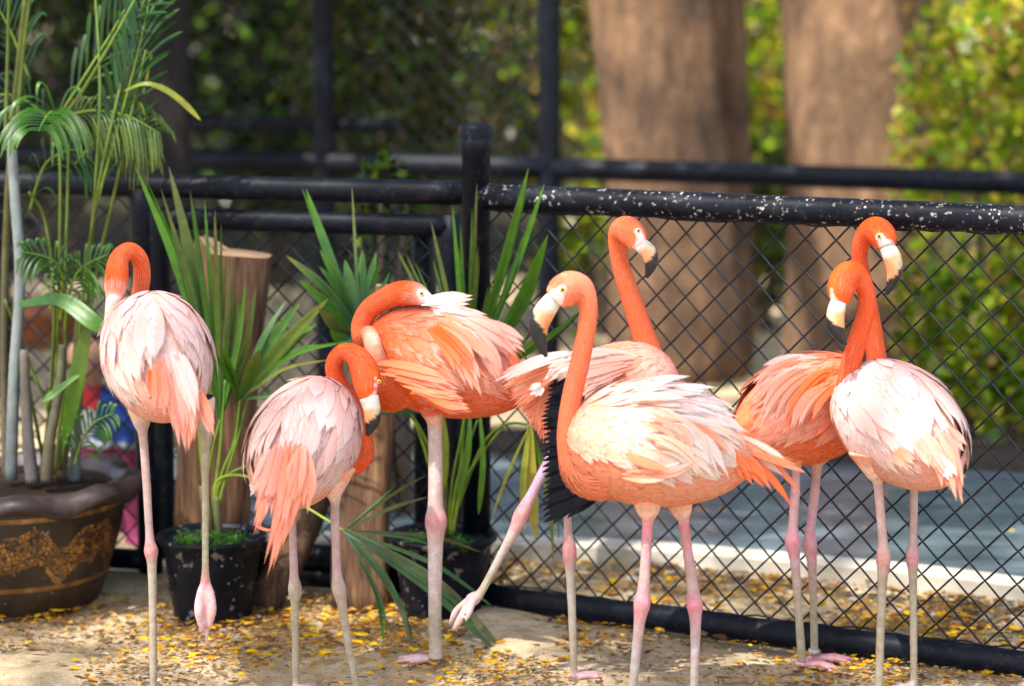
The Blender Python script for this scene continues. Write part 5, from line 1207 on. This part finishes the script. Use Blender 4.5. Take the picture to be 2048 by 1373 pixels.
# ---- fallen petals and leaves
def litter(name, n, area, size, cols, clump, zoff=.0, seed=3):
    rs = np.random.RandomState(seed); P0 = []
    ks = rs.uniform(-1, 1, (10, 2)) * 9; phs = rs.uniform(0, 6.28, 10)
    while len(P0) < n:
        x = rs.uniform(area[0], area[1], n); y = rs.uniform(area[2], area[3], n)
        d = np.zeros(n)
        for k, ph in zip(ks, phs): d += np.sin(x * k[0] + y * k[1] + ph)
        d = 1 / (1 + np.exp(-(d - clump) * .9)); ok = rs.rand(n) < d
        fy = A_.y + (x - A_.x) * fd.y / fd.x; ok &= np.abs(y - fy - .0) > .045
        P0.extend(np.stack([x[ok], y[ok]], 1).tolist())
    P0 = np.array(P0[:n]); a = rs.uniform(0, 6.28, n); s = size * np.clip(np.exp(rs.normal(-.1, .5, n)), .3, 3.2); tilt = rs.uniform(-.5, .5, n); roll = rs.uniform(-.5, .5, n); asp = rs.uniform(.4, .9, n)
    cc = np.array(cols)[rs.randint(0, len(cols), n)] * rs.uniform(.6, 1.2, n)[:, None]; ca, sa = np.cos(a), np.sin(a)
    def pt(u, v, w):
        x = u * s; y = v * s * asp
        return np.stack([P0[:, 0] + ca * x - sa * y, P0[:, 1] + sa * x + ca * y, .007 + zoff + s * (.25 + w * .3 + np.abs(u * tilt + v * roll * asp) * .9)], 1)
    e1, e2, jx = rs.uniform(.5, .9, n), rs.uniform(.5, .9, n), rs.uniform(-.25, .25, n)
    b0, tp0 = pt(-1, 0, .2), pt(1, jx, .5)
    V = np.concatenate([np.stack([b0, pt(-.45, -e1, .7), pt(.35, -e2, .9), tp0], 1), np.stack([b0, tp0, pt(.35, e1, .8), pt(-.45, e2, .6)], 1)], 0).reshape(-1, 3)
    o = cloud_obj(name, [(V, np.concatenate([np.repeat(cc, 4, 0)] * 2))], None, MLIT); tag(o, kind='stuff'); return o
YELS = [(.66, .36, .006), (.74, .46, .01), (.58, .24, .006)]; BRNS = [(.22, .09, .02), (.32, .15, .04), (.12, .06, .025), (.40, .24, .11), (.45, .38, .30)]
def lit(name, n, area, size, cols, clump, seed, label):
    o = litter(name, n, area, size, cols, clump, 0, seed); tag(o, label, 'litter'); return o
lit('fallen_petals', 6500, (-1.6, 1.6, 5.3, 6.55), .0068, YELS, 1.5, 5, 'yellow petals scattered over the sand at the birds\' feet')
lit('fallen_leaves', 12000, (-1.6, 1.6, 5.3, 6.6), .0056, BRNS, 1.2, 6, 'small brown leaf scraps scattered over the sand')
lit('fallen_petals', 3200, (-.4, 2.0, 6.0, 7.2), .0085, YELS + [(.6, .25, .02)], .4, 7, 'yellow petals lying between the fence and the pond kerb')
lit('fallen_leaves', 6000, (-.4, 2.0, 6.0, 7.2), .009, BRNS, .4, 8, 'orange-brown leaves lying between the fence and the pond kerb')
lit('fallen_leaves', 2600, (-1.5, .25, 5.95, 6.6), .0066, BRNS[:4], -1, 9, 'brown leaves gathered under the pots and logs')
def twigs():
    mb = MB(); rs = random.Random(5)
    for k in range(150):
        x, y = rs.uniform(-1.5, 1.5), rs.uniform(5.4, 6.5); a = rs.uniform(0, 6.28); L = rs.uniform(.015, .07)
        p = [Vector((x + math.cos(a) * L * t + rs.uniform(-.003, .003), y + math.sin(a) * L * t + rs.uniform(-.003, .003), .010 + rs.uniform(0, .004))) for t in (0, .35, .7, 1)]
        mb.add(*tube(p, [.0012, .0014, .0011, .0006], 4)[:2], jit((.14, .08, .04), .4))
    o = mb.build('fallen_twigs', MLIT); tag(o, 'thin dry twigs strewn over the sand', 'litter', kind='stuff')
twigs()
def floaters():
    o = litter('floating_leaves', 40, (.0, 2.0, 7.1, 8.0), .012, YELS + BRNS[:2], -9, .040, 10); tag(o, 'few leaves floating on the pond', 'litter')
floaters()
